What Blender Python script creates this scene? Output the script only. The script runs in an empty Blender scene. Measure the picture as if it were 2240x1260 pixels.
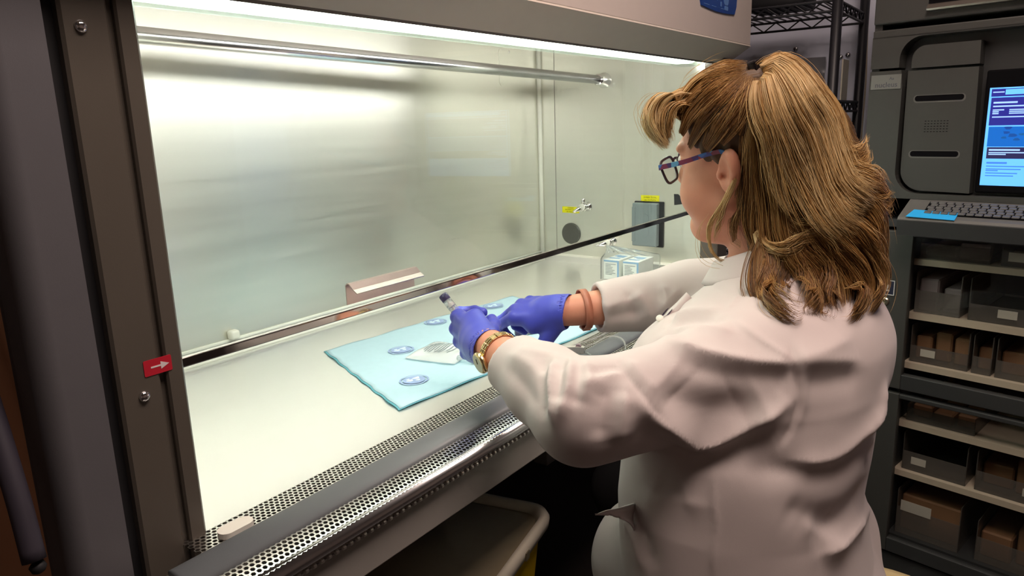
import bpy, bmesh, math, random
import numpy as np
from mathutils import Vector, Matrix

random.seed(7)
rng = np.random.default_rng(7)
scene = bpy.context.scene
COL = scene.collection
PI = math.pi

# ------------------------------------------------------------------ camera
cam_data = bpy.data.cameras.new('camera')
cam = bpy.data.objects.new('camera', cam_data)
COL.objects.link(cam)
cam_data.sensor_width = 36.0
cam_data.lens = 36.0 * 1585.0 / 2240.0
cam_data.clip_start = 0.02
cam.matrix_world = Matrix(((0.580448, 0.197219, -0.790054, 0.0),
                           (-0.813713, 0.103743, -0.571933, 0.0),
                           (-0.030833, 0.974855, 0.220697, 1.24),
                           (0, 0, 0, 1)))
scene.camera = cam

# ------------------------------------------------------------------ world, exposure
world = bpy.data.worlds.new('world')
scene.world = world
world.use_nodes = True
world.node_tree.nodes['Background'].inputs[0].default_value = (1.0, 0.86, 0.78, 1)
world.node_tree.nodes['Background'].inputs[1].default_value = 0.02
scene.view_settings.view_transform = 'Standard'
scene.view_settings.look = 'None'
scene.view_settings.gamma = 1.0
scene.view_settings.exposure = 0.0
scene.view_settings.use_curve_mapping = False

LAMP_POWER = 22.0          # emission of the cabinet's fluorescent diffuser
ROOM_POWER = 28.0         # warm ceiling fixture behind the operator (W)

# ------------------------------------------------------------------ materials
def srgb(r, g, b):
    f = lambda c: (c / 255 / 12.92) if c / 255 <= 0.04045 else ((c / 255 + 0.055) / 1.055) ** 2.4
    return (f(r), f(g), f(b), 1.0)

def mat(name, color, rough=0.5, metal=0.0, vary=0.0, vscale=(30, 30, 30), bump=0.0, bscale=200.0,
        spec=0.5, emit=0.0, aniso=0.0, tangent=None, trans=0.0, alpha=1.0, coat=0.0, rvary=0.0, bstretch=None, sheen=0.0):
    m = bpy.data.materials.new(name)
    m.use_nodes = True
    nt = m.node_tree
    b = nt.nodes['Principled BSDF']
    b.inputs['Base Color'].default_value = color
    b.inputs['Roughness'].default_value = rough
    b.inputs['Metallic'].default_value = metal
    b.inputs['Specular IOR Level'].default_value = spec
    b.inputs['Coat Weight'].default_value = coat
    b.inputs['Transmission Weight'].default_value = trans
    b.inputs['Alpha'].default_value = alpha
    if sheen:
        b.inputs['Sheen Weight'].default_value = sheen
    if aniso:
        b.inputs['Anisotropic'].default_value = aniso
        if tangent:
            cv = nt.nodes.new('ShaderNodeCombineXYZ')
            for i in range(3):
                cv.inputs[i].default_value = tangent[i]
            nt.links.new(cv.outputs[0], b.inputs['Tangent'])
    if emit:
        b.inputs['Emission Color'].default_value = color
        b.inputs['Emission Strength'].default_value = emit
    if vary or bump or rvary:
        geo = nt.nodes.new('ShaderNodeNewGeometry')
        mp = nt.nodes.new('ShaderNodeMapping')
        nt.links.new(geo.outputs['Position'], mp.inputs[0])
        mp.inputs['Scale'].default_value = vscale
        nz = nt.nodes.new('ShaderNodeTexNoise')
        nz.inputs['Scale'].default_value = 1.0
        nz.inputs['Detail'].default_value = 4.0
        nt.links.new(mp.outputs[0], nz.inputs['Vector'])
        if vary:
            mix = nt.nodes.new('ShaderNodeMix')
            mix.data_type = 'RGBA'
            mix.inputs[6].default_value = tuple(max(0, c * (1 - vary)) for c in color[:3]) + (1,)
            mix.inputs[7].default_value = tuple(min(1, c * (1 + vary)) for c in color[:3]) + (1,)
            nt.links.new(nz.outputs[0], mix.inputs[0])
            nt.links.new(mix.outputs[2], b.inputs['Base Color'])
        if rvary:
            mr = nt.nodes.new('ShaderNodeMapRange')
            mr.inputs[3].default_value = max(0, rough - rvary)
            mr.inputs[4].default_value = rough + rvary
            nt.links.new(nz.outputs[0], mr.inputs[0])
            nt.links.new(mr.outputs[0], b.inputs['Roughness'])
        if bump:
            mp2 = nt.nodes.new('ShaderNodeMapping')
            nt.links.new(geo.outputs['Position'], mp2.inputs[0])
            s = bstretch or (1, 1, 1)
            mp2.inputs['Scale'].default_value = tuple(bscale * q for q in s)
            n2 = nt.nodes.new('ShaderNodeTexNoise')
            n2.inputs['Scale'].default_value = 1.0
            n2.inputs['Detail'].default_value = 3.0
            nt.links.new(mp2.outputs[0], n2.inputs['Vector'])
            bp = nt.nodes.new('ShaderNodeBump')
            bp.inputs['Strength'].default_value = bump
            bp.inputs['Distance'].default_value = 0.002
            nt.links.new(n2.outputs[0], bp.inputs['Height'])
            nt.links.new(bp.outputs[0], b.inputs['Normal'])
    return m

def glass_mat(name, tint=(1, 1, 1), rough=0.02, body=0.0, body_color=(0.8, 0.85, 0.85, 1), ior=1.45):
    """thin clear sheet: transparent body, Fresnel reflection, optional milky share"""
    m = bpy.data.materials.new(name)
    m.use_nodes = True
    nt = m.node_tree
    nt.nodes.clear()
    out = nt.nodes.new('ShaderNodeOutputMaterial')
    tr = nt.nodes.new('ShaderNodeBsdfTransparent')
    tr.inputs[0].default_value = tuple(tint) + (1,)
    gl = nt.nodes.new('ShaderNodeBsdfGlossy')
    gl.inputs['Roughness'].default_value = rough
    lw = nt.nodes.new('ShaderNodeLayerWeight')
    lw.inputs[0].default_value = 0.5
    pw = nt.nodes.new('ShaderNodeMath'); pw.operation = 'POWER'
    pw.inputs[1].default_value = 5.0
    nt.links.new(lw.outputs['Facing'], pw.inputs[0])
    fr = nt.nodes.new('ShaderNodeMapRange')          # Schlick: the same from both sides of the thin sheet
    fr.inputs[3].default_value = 0.022
    fr.inputs[4].default_value = 1.0
    nt.links.new(pw.outputs[0], fr.inputs[0])
    mx = nt.nodes.new('ShaderNodeMixShader')
    nt.links.new(fr.outputs[0], mx.inputs[0])
    last = tr
    if body:
        df = nt.nodes.new('ShaderNodeBsdfDiffuse')
        df.inputs[0].default_value = body_color
        m2 = nt.nodes.new('ShaderNodeMixShader')
        m2.inputs[0].default_value = body
        nt.links.new(tr.outputs[0], m2.inputs[1])
        nt.links.new(df.outputs[0], m2.inputs[2])
        last = m2
    nt.links.new(last.outputs[0], mx.inputs[1])
    nt.links.new(gl.outputs[0], mx.inputs[2])
    nt.links.new(mx.outputs[0], out.inputs[0])
    return m

STEEL_B = mat('brushed_steel_wall', (0.775, 0.77, 0.70, 1), 0.30, 0.84, vary=0.04, vscale=(2.5, 2.5, 60), aniso=0.75, tangent=(0, 0, 1), rvary=0.05, bump=0.03, bscale=40, bstretch=(1, 1, 30))
STEEL_T = mat('brushed_steel_tray', (0.81, 0.80, 0.77, 1), 0.31, 0.84, vary=0.03, vscale=(5, 12, 3), rvary=0.02)
STEEL_G = mat('perforated_steel', (0.72, 0.70, 0.66, 1), 0.32, 1.0, vary=0.06)
STEEL_P = mat('polished_steel', (0.72, 0.72, 0.74, 1), 0.22, 1.0, vary=0.05)
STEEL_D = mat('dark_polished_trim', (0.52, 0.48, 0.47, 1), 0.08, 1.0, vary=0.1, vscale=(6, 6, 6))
CHROME = mat('chrome', (0.85, 0.85, 0.86, 1), 0.07, 1.0, vary=0.03)
PAINT_L = mat('light_grey_paint', srgb(214, 202, 194), 0.45, 0.0, vary=0.03, bump=0.05, bscale=900)
PAINT_U = mat('hood_underside_paint', srgb(212, 200, 188), 0.5, 0.0, vary=0.03)
PAINT_M = mat('mid_grey_paint', srgb(150, 146, 140), 0.45, 0.0, vary=0.04, bump=0.05, bscale=900)
PAINT_J = mat('jamb_grey_paint', srgb(90, 84, 76), 0.4, 0.0, vary=0.05, bump=0.04, bscale=900)
PAINT_C = mat('jamb_cover_paint', srgb(98, 97, 101), 0.42, 0.0, vary=0.04, bump=0.04, bscale=900)
BLACK = mat('black_rubber', (0.012, 0.012, 0.014, 1), 0.6, 0.0, vary=0.2)
RUBBER = mat('grey_armrest_vinyl', srgb(122, 128, 132), 0.42, 0.0, vary=0.05, bump=0.08, bscale=1400)
WHITE_P = mat('white_plastic', srgb(232, 230, 220), 0.4, 0.0, vary=0.03)
SEALANT = mat('white_sealant', srgb(235, 235, 225), 0.45, 0.0, vary=0.03)
YELLOW_L = mat('yellow_label', srgb(232, 226, 10), 0.5, 0.0, vary=0.03)
INK = mat('label_ink', srgb(60, 58, 10), 0.6, 0.0, vary=0.05)
RED_L = mat('red_label', srgb(196, 28, 50), 0.5, 0.0, vary=0.06)
WHITE_INK = mat('white_ink', srgb(235, 225, 225), 0.5, 0.0, vary=0.02)
BOXGREY = mat('grey_outlet_plastic', srgb(128, 140, 142), 0.45, 0.0, vary=0.04)
DISCGREY = mat('dark_grey_plug', srgb(88, 88, 84), 0.4, 0.0, vary=0.06)
BLUE_PANEL = mat('blue_control_panel', srgb(8, 66, 150), 0.35, 0.0, vary=0.05)
BLUE_ICON = mat('pale_blue_icon', srgb(96, 140, 205), 0.4, 0.0, vary=0.03)
LED = mat('blue_led', (0.1, 0.45, 1.0, 1), 0.3, 0.0, emit=6.0)
LAMP = mat('lit_lamp_diffuser', (1.0, 0.985, 0.945, 1), 0.4, 0.0, emit=LAMP_POWER)
LAMP_LENS = glass_mat('lamp_clear_lens', (0.93, 1.0, 0.95), 0.05, 0.12, (0.8, 0.9, 0.85, 1))
SASH_GLASS = glass_mat('sash_glass', (0.985, 0.995, 0.985), 0.01)

# ------------------------------------------------------------------ mesh helpers
WM = {}          # world matrix of every object made here

def add(name, verts, faces, material, parent=None, smooth=False, M=None, kind=None, mats=None, midx=None):
    V = np.array([tuple(v) for v in verts], dtype=float)
    if M is not None:
        V = V @ np.array(M.to_3x3()).T + np.array(M.translation)
    c = (V.min(0) + V.max(0)) / 2
    me = bpy.data.meshes.new(name)
    me.from_pydata((V - c).tolist(), [], [tuple(int(i) for i in f) for f in faces])
    for mm in (mats or [material]):
        me.materials.append(mm)
    if midx is not None:
        me.polygons.foreach_set('material_index', midx)
    if smooth:
        me.polygons.foreach_set('use_smooth', [True] * len(me.polygons))
    me.update()
    o = bpy.data.objects.new(name, me)
    COL.objects.link(o)
    T = Matrix.Translation(c)
    if parent is not None:
        o.parent = parent
        o.matrix_parent_inverse = WM[parent.name].inverted()
    o.location = c
    WM[o.name] = T
    if kind:
        o['kind'] = kind
    return o

def empty(name, loc, label=None, category=None, group=None, rz=0.0):
    o = bpy.data.objects.new(name, None)
    COL.objects.link(o)
    o.location = loc
    o.rotation_euler = (0, 0, rz)
    o.empty_display_size = 0.05
    WM[o.name] = Matrix.Translation(loc) @ Matrix.Rotation(rz, 4, 'Z')
    tag(o, label, category, group)
    return o

def tag(o, label=None, category=None, group=None, kind=None):
    if label: o['label'] = label
    if category: o['category'] = category
    if group: o['group'] = group
    if kind: o['kind'] = kind
    return o

def struct(o):
    o['kind'] = 'structure'
    return o

def bm_out(bm):
    bm.verts.index_update()
    v = [tuple(x.co) for x in bm.verts]
    f = [[q.index for q in p.verts] for p in bm.faces]
    bm.free()
    return v, f

def box_vf(x0, x1, y0, y1, z0, z1, bev=0.0, seg=2):
    bm = bmesh.new()
    r = bmesh.ops.create_cube(bm, size=1.0)
    for v in bm.verts:
        v.co = ((x0 + x1) / 2 + v.co.x * (x1 - x0), (y0 + y1) / 2 + v.co.y * (y1 - y0), (z0 + z1) / 2 + v.co.z * (z1 - z0))
    if bev > 0:
        bmesh.ops.bevel(bm, geom=list(bm.edges), offset=bev, segments=seg, profile=0.5, affect='EDGES')
    return bm_out(bm)

def box(name, x0, x1, y0, y1, z0, z1, material, parent=None, bev=0.0, seg=2, M=None, smooth=False):
    v, f = box_vf(x0, x1, y0, y1, z0, z1, bev, seg)
    return add(name, v, f, material, parent, smooth=smooth, M=M)

def merge(*parts):
    V, F, n = [], [], 0
    for v, f in parts:
        V += [tuple(q) for q in v]
        F += [[i + n for i in p] for p in f]
        n += len(v)
    return V, F

def prism_vf(profile, x0, x1, axis='X'):
    """closed 2-D profile extruded along an axis; profile pairs are the other two axes in order"""
    n = len(profile)
    def pt(a, p):
        return {'X': (a, p[0], p[1]), 'Y': (p[0], a, p[1]), 'Z': (p[0], p[1], a)}[axis]
    V = [pt(x0, p) for p in profile] + [pt(x1, p) for p in profile]
    F = [[i, (i + 1) % n, n + (i + 1) % n, n + i] for i in range(n)]
    F += [list(range(n))[::-1], list(range(n, 2 * n))]
    return V, F

def sheet_vf(path, t, x0, x1):
    """open (y,z) path given thickness t, extruded along X"""
    P = [Vector(p) for p in path]
    off = []
    for i, p in enumerate(P):
        a = P[max(0, i - 1)]; b = P[min(len(P) - 1, i + 1)]
        d = (b - a).normalized()
        off.append((p[0] - d[1] * t, p[1] + d[0] * t))
    prof = [tuple(p) for p in P] + off[::-1]
    n = len(P)
    V = [(x0, a, b) for a, b in prof] + [(x1, a, b) for a, b in prof]
    m = 2 * n
    F = [[i, (i + 1) % m, m + (i + 1) % m, m + i] for i in range(m)]
    for i in range(n - 1):
        F.append([i, m - 1 - i, m - 2 - i, i + 1])
        F.append([m + i, m + i + 1, m + m - 2 - i, m + m - 1 - i])
    return V, F

def tube_vf(pts, r, n=10, cap=True):
    pts = [Vector(p) for p in pts]
    R = r if hasattr(r, '__len__') else [r] * len(pts)
    V, F = [], []
    t0 = (pts[1] - pts[0]).normalized()
    up = Vector((0, 0, 1)) if abs(t0.z) < 0.9 else Vector((1, 0, 0))
    nrm = t0.cross(up).normalized()
    for i, p in enumerate(pts):
        a = pts[max(0, i - 1)]; b = pts[min(len(pts) - 1, i + 1)]
        t = (b - a).normalized()
        nrm = (nrm - t * nrm.dot(t)).normalized()
        bn = t.cross(nrm)
        for k in range(n):
            an = 2 * PI * k / n
            V.append(p + (nrm * math.cos(an) + bn * math.sin(an)) * R[i])
    for i in range(len(pts) - 1):
        for k in range(n):
            F.append([i * n + k, i * n + (k + 1) % n, (i + 1) * n + (k + 1) % n, (i + 1) * n + k])
    if cap:
        F.append(list(range(n))[::-1])
        F.append([(len(pts) - 1) * n + k for k in range(n)])
    return V, F

def lathe_vf(prof, p0, axis, n=20):
    """profile of (distance along axis, radius) turned about an axis through p0"""
    a = Vector(axis).normalized()
    p0 = Vector(p0)
    return tube_vf_axis(prof, p0, a, n)

def tube_vf_axis(prof, p0, a, n):
    up = Vector((0, 0, 1)) if abs(a.z) < 0.9 else Vector((1, 0, 0))
    u = a.cross(up).normalized()
    w = a.cross(u)
    V, F = [], []
    for s, r in prof:
        for k in range(n):
            an = 2 * PI * k / n
            V.append(p0 + a * s + (u * math.cos(an) + w * math.sin(an)) * max(r, 1e-5))
    m = len(prof)
    for i in range(m - 1):
        for k in range(n):
            F.append([i * n + k, i * n + (k + 1) % n, (i + 1) * n + (k + 1) % n, (i + 1) * n + k])
    F.append(list(range(n))[::-1])
    F.append([(m - 1) * n + k for k in range(n)])
    return V, F

def smooth_path(ctrl, per=8):
    """Catmull-Rom through the control points"""
    C = [Vector(c) for c in ctrl]
    C = [C[0] * 2 - C[1]] + C + [C[-1] * 2 - C[-2]]
    out = []
    for i in range(1, len(C) - 2):
        p0, p1, p2, p3 = C[i - 1:i + 3]
        for k in range(per):
            t = k / per
            out.append(0.5 * ((2 * p1) + (p2 - p0) * t + (2 * p0 - 5 * p1 + 4 * p2 - p3) * t * t + (3 * p1 - p0 - 3 * p2 + p3) * t ** 3))
    out.append(C[-2])
    return out

def rounded(w, h, r, n=6):
    pts = []
    for cx, cy, a0 in ((w / 2 - r, h / 2 - r, 0), (-w / 2 + r, h / 2 - r, 90), (-w / 2 + r, -h / 2 + r, 180), (w / 2 - r, -h / 2 + r, 270)):
        for k in range(n + 1):
            a = math.radians(a0 + 90 * k / n)
            pts.append((cx + r * math.cos(a), cy + r * math.sin(a)))
    return pts

def frame_m(origin, right, up):
    """matrix whose local x is 'right', y is 'up', z is out of the surface"""
    x = Vector(right).normalized(); y = Vector(up).normalized(); z = x.cross(y).normalized()
    y = z.cross(x)
    return Matrix(((x.x, y.x, z.x, origin[0]), (x.y, y.y, z.y, origin[1]), (x.z, y.z, z.z, origin[2]), (0, 0, 0, 1)))

def plate(name, outline, t, M, material, parent=None):
    n = len(outline)
    V = [(x, y, 0) for x, y in outline] + [(x, y, t) for x, y in outline]
    F = [list(range(n))[::-1], list(range(n, 2 * n))] + [[i, (i + 1) % n, n + (i + 1) % n, n + i] for i in range(n)]
    return add(name, V, F, material, parent, M=M)

def text(name, body, size, M, material, parent=None, extrude=0.0003, align='CENTER', sx=1.0, bold=0.0):
    cu = bpy.data.curves.new(name, 'FONT')
    cu.body = body
    cu.size = size
    cu.align_x = align
    cu.align_y = 'CENTER'
    cu.extrude = extrude
    cu.offset = bold
    cu.resolution_u = 2
    tmp = bpy.data.objects.new('tmp_text', cu)
    COL.objects.link(tmp)
    dg = bpy.context.evaluated_depsgraph_get()
    dg.update()
    me = bpy.data.meshes.new_from_object(tmp.evaluated_get(dg))
    v = [(q.co.x * sx, q.co.y, q.co.z) for q in me.vertices]
    f = [list(p.vertices) for p in me.polygons]
    bpy.data.objects.remove(tmp)
    bpy.data.curves.remove(cu)
    bpy.data.meshes.remove(me)
    return add(name, v, f, material, parent, M=M)
# ================================================================== the room
FLOOR = mat('dark_vinyl_floor', srgb(52, 46, 44), 0.5, 0.0, vary=0.15, vscale=(6, 6, 6))
WALL_R = mat('blue_grey_wall_panel', srgb(226, 230, 250), 0.42, 0.0, vary=0.10, vscale=(3, 2, 5))
WALL_B = mat('brown_wall', srgb(92, 66, 52), 0.7, 0.0, vary=0.12, vscale=(3, 3, 3))
WALL_N = mat('neutral_wall', srgb(168, 156, 148), 0.8, 0.0, vary=0.04, vscale=(3, 3, 3))
CEIL = mat('ceiling_paint', srgb(180, 172, 165), 0.85, 0.0, vary=0.03)
struct(box('floor', -2.2, 2.95, -2.6, 1.75, -0.05, 0.0, FLOOR))
struct(box('ceiling', -2.2, 2.95, -2.6, 1.75, 2.6, 2.65, CEIL))
struct(box('wall_right', 2.72, 2.80, -2.6, 1.60, 0.0, 2.6, WALL_R))
struct(box('wall_back', -2.0, 2.72, 1.56, 1.64, 0.0, 2.6, WALL_B))
struct(box('wall_left', -2.1, -2.0, -2.6, 1.64, 0.0, 2.6, WALL_N))
struct(box('wall_front', -2.0, 2.72, -2.6, -2.5, 0.0, 2.6, WALL_N))

# ceiling fixture: the room's own warm light, above and behind the operator
cl = empty('ceiling_light', (0.75, -0.05, 2.6), 'warm flat ceiling light panel above the aisle behind the operator', 'light')
LAMPW = mat('warm_lamp_diffuser', (1.0, 0.80, 0.70, 1), 0.5, 0.0, emit=3.0)
box('light_frame', 0.12, 1.38, -0.38, 0.28, 2.56, 2.6, PAINT_L, cl)
box('diffuser', 0.15, 1.35, -0.35, 0.25, 2.552, 2.56, LAMPW, cl)
ld = bpy.data.lights.new('ceiling_light_glow', 'AREA')
ld.shape = 'RECTANGLE'; ld.size = 1.2; ld.size_y = 0.6
ld.energy = ROOM_POWER; ld.color = (1.0, 0.80, 0.71)
lo = bpy.data.objects.new('ceiling_light_glow', ld)
COL.objects.link(lo); lo.location = (0.75, -0.05, 2.545)

# ================================================================== biosafety cabinet
XL, XR = 0.41, 2.095       # inner side walls
YB = 1.381                 # inner back wall
ZT = 0.78                  # work surface
XLo, XRo = 0.262, 2.155    # outside
bsc = empty('biosafety_cabinet', (1.2, 1.05, 0.0), 'wide stainless biosafety cabinet with raised glass sash, lit inside, grey shell, left side coloured as if warm-lit', 'lab cabinet')
box('back_panel', XL - 0.02, XR + 0.015, YB, YB + 0.015, 0.79, 1.53, STEEL_B, bsc)
box('side_panel', XR, XR + 0.015, 0.79, YB, 0.79, 1.53, STEEL_B, bsc)
box('side_panel', XL - 0.015, XL, 0.79, YB, 0.79, 1.53, STEEL_B, bsc)
box('supply_ceiling', XL, XR, 0.87, YB, 1.52, 1.535, PAINT_L, bsc)
add('corner_bead', *tube_vf([(XR - 0.005, YB - 0.005, 0.80), (XR - 0.005, YB - 0.005, 1.52)], 0.008, 10), SEALANT, bsc, smooth=True)
box('back_ledge', XL, XR, 1.351, YB, 0.785, 0.800, STEEL_P, bsc)
box('side_ledge', 2.059, XR, 0.76, 1.351, 0.785, 0.800, WHITE_P, bsc)
add('corner_bead', *tube_vf([(XL, YB - 0.002, 0.803), (XR, YB - 0.002, 0.803)], 0.004, 8), SEALANT, bsc, smooth=True)
add('corner_bead', *tube_vf([(XL, 1.346, 0.7825), (2.056, 1.346, 0.7825)], 0.0035, 8), SEALANT, bsc, smooth=True)
tray = box('work_tray', XL - 0.01, 2.059, 0.758, 1.351, 0.768, ZT, STEEL_T, bsc)
box('tray_lip', XL, 2.059, 1.349, 1.3512, ZT, 0.7995, STEEL_P, tray)
box('tray_lip', 2.0575, 2.0592, 0.76, 1.349, ZT, 0.7995, STEEL_T, tray)
# thin panel seams and the inspection tab near the top of the back wall
box('panel_seam', XR - 0.0015, XR, 1.318, 1.3195, 0.81, 1.52, PAINT_M, bsc)
tab = plate('inspection_tab', [(x, y) for x, y in rounded(0.098, 0.11, 0.012)], 0.0015, frame_m((1.924, YB, 1.412), (1, 0, 0), (0, 0, 1)), STEEL_B, bsc)
add('screw', *lathe_vf([(0, 0.004), (0.002, 0.0035), (0.003, 0.0015)], (1.929, YB - 0.0015, 1.460), (0, -1, 0), 12), CHROME, tab, smooth=True)
add('cable_clip', *box_vf(0.855, 0.877, 1.362, 1.381, 0.806, 0.826, 0.005), WHITE_P, bsc, smooth=True)

# ---- perforated front grille, real holes
def perforated(name, y0, rows, pitch, rad, zf, x0, x1, material, parent):
    """hexagonal field of round holes; zf(y) gives the height of the strip"""
    V, F = [], []
    nx = int((x1 - x0) / pitch)
    rh = pitch * math.sqrt(3) / 2
    hexr = pitch / math.sqrt(3)
    for j in range(rows):
        for i in range(nx):
            cx = x0 + pitch * (i + 0.5 * (j % 2) + 0.5)
            cy = y0 + rh * (j + 0.5)
            b = len(V)
            for k in range(6):
                a = PI / 6 + k * PI / 3
                y = cy + hexr * math.sin(a)
                V.append((cx + hexr * math.cos(a), y, zf(y)))
            for k in range(6):
                a = PI / 6 + k * PI / 3
                y = cy + rad * math.sin(a)
                V.append((cx + rad * math.cos(a), y, zf(y)))
            for k in range(6):
                a = PI / 6 + k * PI / 3
                y = cy + rad * math.sin(a)
                V.append((cx + rad * math.cos(a) * 0.98, y, zf(y) - 0.0015))
            for k in range(6):
                q = (k + 1) % 6
                F.append((b + k, b + q, b + 6 + q, b + 6 + k))
                F.append((b + 6 + k, b + 6 + q, b + 12 + q, b + 12 + k))
    return add(name, V, F, material, parent, kind='stuff')

perforated('inner_perforation', 0.7135, 7, 0.0073, 0.0030, lambda y: ZT, XL - 0.03, XR - 0.02, STEEL_G, bsc)
def z_outer(y):
    t = max(0.0, 0.668 - y)
    return 0.781 - 4.2 * t * t
perforated('outer_perforation', 0.6295, 6, 0.0073, 0.0030, z_outer, XL - 0.09, XR + 0.04, STEEL_G, bsc)
# rolled front edge, its shadowed return and the apron
edge = [(0.6335, 0.7763), (0.629, 0.7745), (0.6245, 0.771), (0.622, 0.766), (0.6225, 0.761), (0.626, 0.757)]
add('rolled_edge', *sheet_vf(edge, 0.0015, XL - 0.09, XR + 0.055), STEEL_P, bsc, smooth=True)
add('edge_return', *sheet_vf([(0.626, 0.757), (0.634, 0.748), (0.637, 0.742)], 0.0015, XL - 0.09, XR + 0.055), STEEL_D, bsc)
box('apron', XLo + 0.005, XRo, 0.637, 0.655, 0.688, 0.748, PAINT_M, bsc, 0.002)
bump = []
# row of drain studs along the return
for i in range(0, 150):
    x = XL - 0.08 + i * 0.0112
    bump.append(box_vf(x - 0.003, x + 0.003, 0.6275, 0.633, 0.7475, 0.7525, 0.0012, 1))
add('edge_studs', *merge(*bump), STEEL_G, bsc, kind='stuff')
box('plenum_floor', XL - 0.1, XR + 0.04, 0.655, 0.80, 0.705, 0.712, BLACK, bsc)
box('grille_support', XL - 0.09, XR + 0.03, 0.6685, 0.7138, 0.772, 0.779, STEEL_G, bsc)
# padded armrest along the grille
prof = []
for k in range(17):
    a = PI * k / 16
    prof.append((0.6885 + 0.0255 * math.cos(a) ** 1 if True else 0, 0.7795 + 0.0105 * math.sin(a) ** 0.75 if math.sin(a) > 0 else 0.7795))
prof = [(p[0], p[1]) for p in prof] + [(0.663, 0.777), (0.714, 0.777)]
add('armrest', *prism_vf(prof, XL - 0.07, XR - 0.01), RUBBER, bsc, smooth=True)
add('grille_plug', *[q for q in (lambda P: (P[0], P[1]))(prism_vf([(0.432 + a * 1.0, 0.7275 + b) for a, b in rounded(0.044, 0.022, 0.0108, 8)], 0.7805, 0.7875, 'Z'))], WHITE_P, bsc)

# ---- outer shell
box('shell_side', XRo - 0.045, XRo, 0.78, 1.46, 0.688, 1.95, PAINT_M, bsc, 0.002)
SHELL_TAN = mat('side_paint_warm_tint', srgb(226, 172, 132), 0.5, 0.0, vary=0.10, vscale=(4, 4, 2))  # brown cast of the warm room light, put into this side's colour
box('shell_side', XLo, XLo + 0.04, 0.79, 1.46, 0.688, 1.95, SHELL_TAN, bsc, 0.002)
box('shell_back', XLo, XRo, 1.44, 1.46, 0.688, 1.95, PAINT_M, bsc)
box('shell_base', XLo, XRo, 0.66, 1.46, 0.688, 0.705, PAINT_M, bsc)
box('shell_top', XLo, XRo, 0.70, 1.46, 1.93, 1.95, PAINT_L, bsc)
for x in (XLo + 0.03, XRo - 0.09):
    for y in (0.72, 1.36):
        box('stand_leg', x, x + 0.06, y, y + 0.06, 0.0, 0.688, PAINT_M, bsc, 0.004)
box('stand_rail', XLo + 0.09, XRo - 0.09, 1.37, 1.41, 0.22, 0.27, PAINT_M, bsc, 0.003)

# ---- hood: flat front, sloped underside, lamp
box('hood_front', XLo, XRo, 0.698, 0.715, 1.437, 1.95, PAINT_L, bsc, 0.0015)
add('hood_underside', *sheet_vf([(0.7655, 1.394), (0.698, 1.437)], 0.004, XLo, XRo), PAINT_U, bsc)
add('hood_cheek', *prism_vf([(0.70, 1.44), (0.7655, 1.394), (0.80, 1.394), (0.80, 1.95), (0.70, 1.95)], XRo - 0.012, XRo, 'X'), PAINT_M, bsc)
add('hood_lower_trim', *sheet_vf([(0.768, 1.387), (0.766, 1.4005), (0.77, 1.402)], 0.002, XL + 0.01, XR - 0.005), PAINT_M, bsc)
lampo = box('lamp_housing', XL + 0.02, XR - 0.04, 0.790, 0.868, 1.418, 1.450, PAINT_L, bsc)
lp = [(0.794, 1.418), (0.793, 1.402), (0.797, 1.393), (0.806, 1.3885), (0.850, 1.3885), (0.860, 1.393), (0.864, 1.402), (0.864, 1.418)]
add('lamp_diffuser', *prism_vf(lp, XL + 0.05, XR - 0.10), LAMP, lampo, smooth=False)
lens = [(0.7885, 1.418), (0.7875, 1.400), (0.792, 1.388), (0.803, 1.3835), (0.853, 1.3835)]
add('lamp_lens', *sheet_vf(lens, 0.0012, XL + 0.02, XR - 0.045), LAMP_LENS, lampo)
for x in (0.93, 1.56):
    add('lamp_clip', *merge(lathe_vf([(0, 0.006), (0.003, 0.005)], (x, 0.7865, 1.4005), (0, -1, 0), 10), box_vf(x - 0.009, x + 0.009, 0.7835, 0.7868, 1.391, 1.3985, 0.001)), CHROME, lampo)

# ---- control panel
arc = []
for k in range(13):
    t = k / 12
    arc.append((-0.118 + 0.236 * t, -0.055 - 0.010 * math.sin(PI * t) * 0.5))
outl = [(-0.118 - 0.0, -0.055)] + arc[1:-1] + [(0.118, -0.055), (0.130, -0.035), (0.134, 0.0), (0.134, 0.09), (0.12, 0.11), (-0.12, 0.11), (-0.134, 0.09), (-0.134, 0.0), (-0.130, -0.03)]
CPM = frame_m((1.890, 0.698, 1.560), (1, 0, 0), (0, 0, 1))
cpo = plate('control_panel', outl, 0.003, CPM, BLUE_PANEL, bsc)
CPT = CPM @ Matrix.Translation((0, 0, 0.003))
plate('status_light', [(x - 0.052, y - 0.022) for x, y in rounded(0.010, 0.022, 0.004)], 0.0008, CPT, LED, cpo)
for (x, y, w, h) in ((0.012, -0.012, 0.030, 0.034), (0.050, -0.016, 0.034, 0.046), (-0.014, -0.026, 0.006, 0.016), (0.014, -0.040, 0.008, 0.012), (0.052, -0.046, 0.026, 0.010)):
    plate('panel_icon', [(px + x, py + y) for px, py in rounded(w, h, min(w, h) * 0.3)], 0.0006, CPT, BLUE_ICON, cpo)
for (x, w) in ((-0.085, 0.035), (-0.035, 0.03), (0.035, 0.04)):
    box('panel_line', x - w / 2, x + w / 2, -0.0505, -0.0490, 0, 0.0004, BLUE_ICON, cpo, M=CPT)

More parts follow.
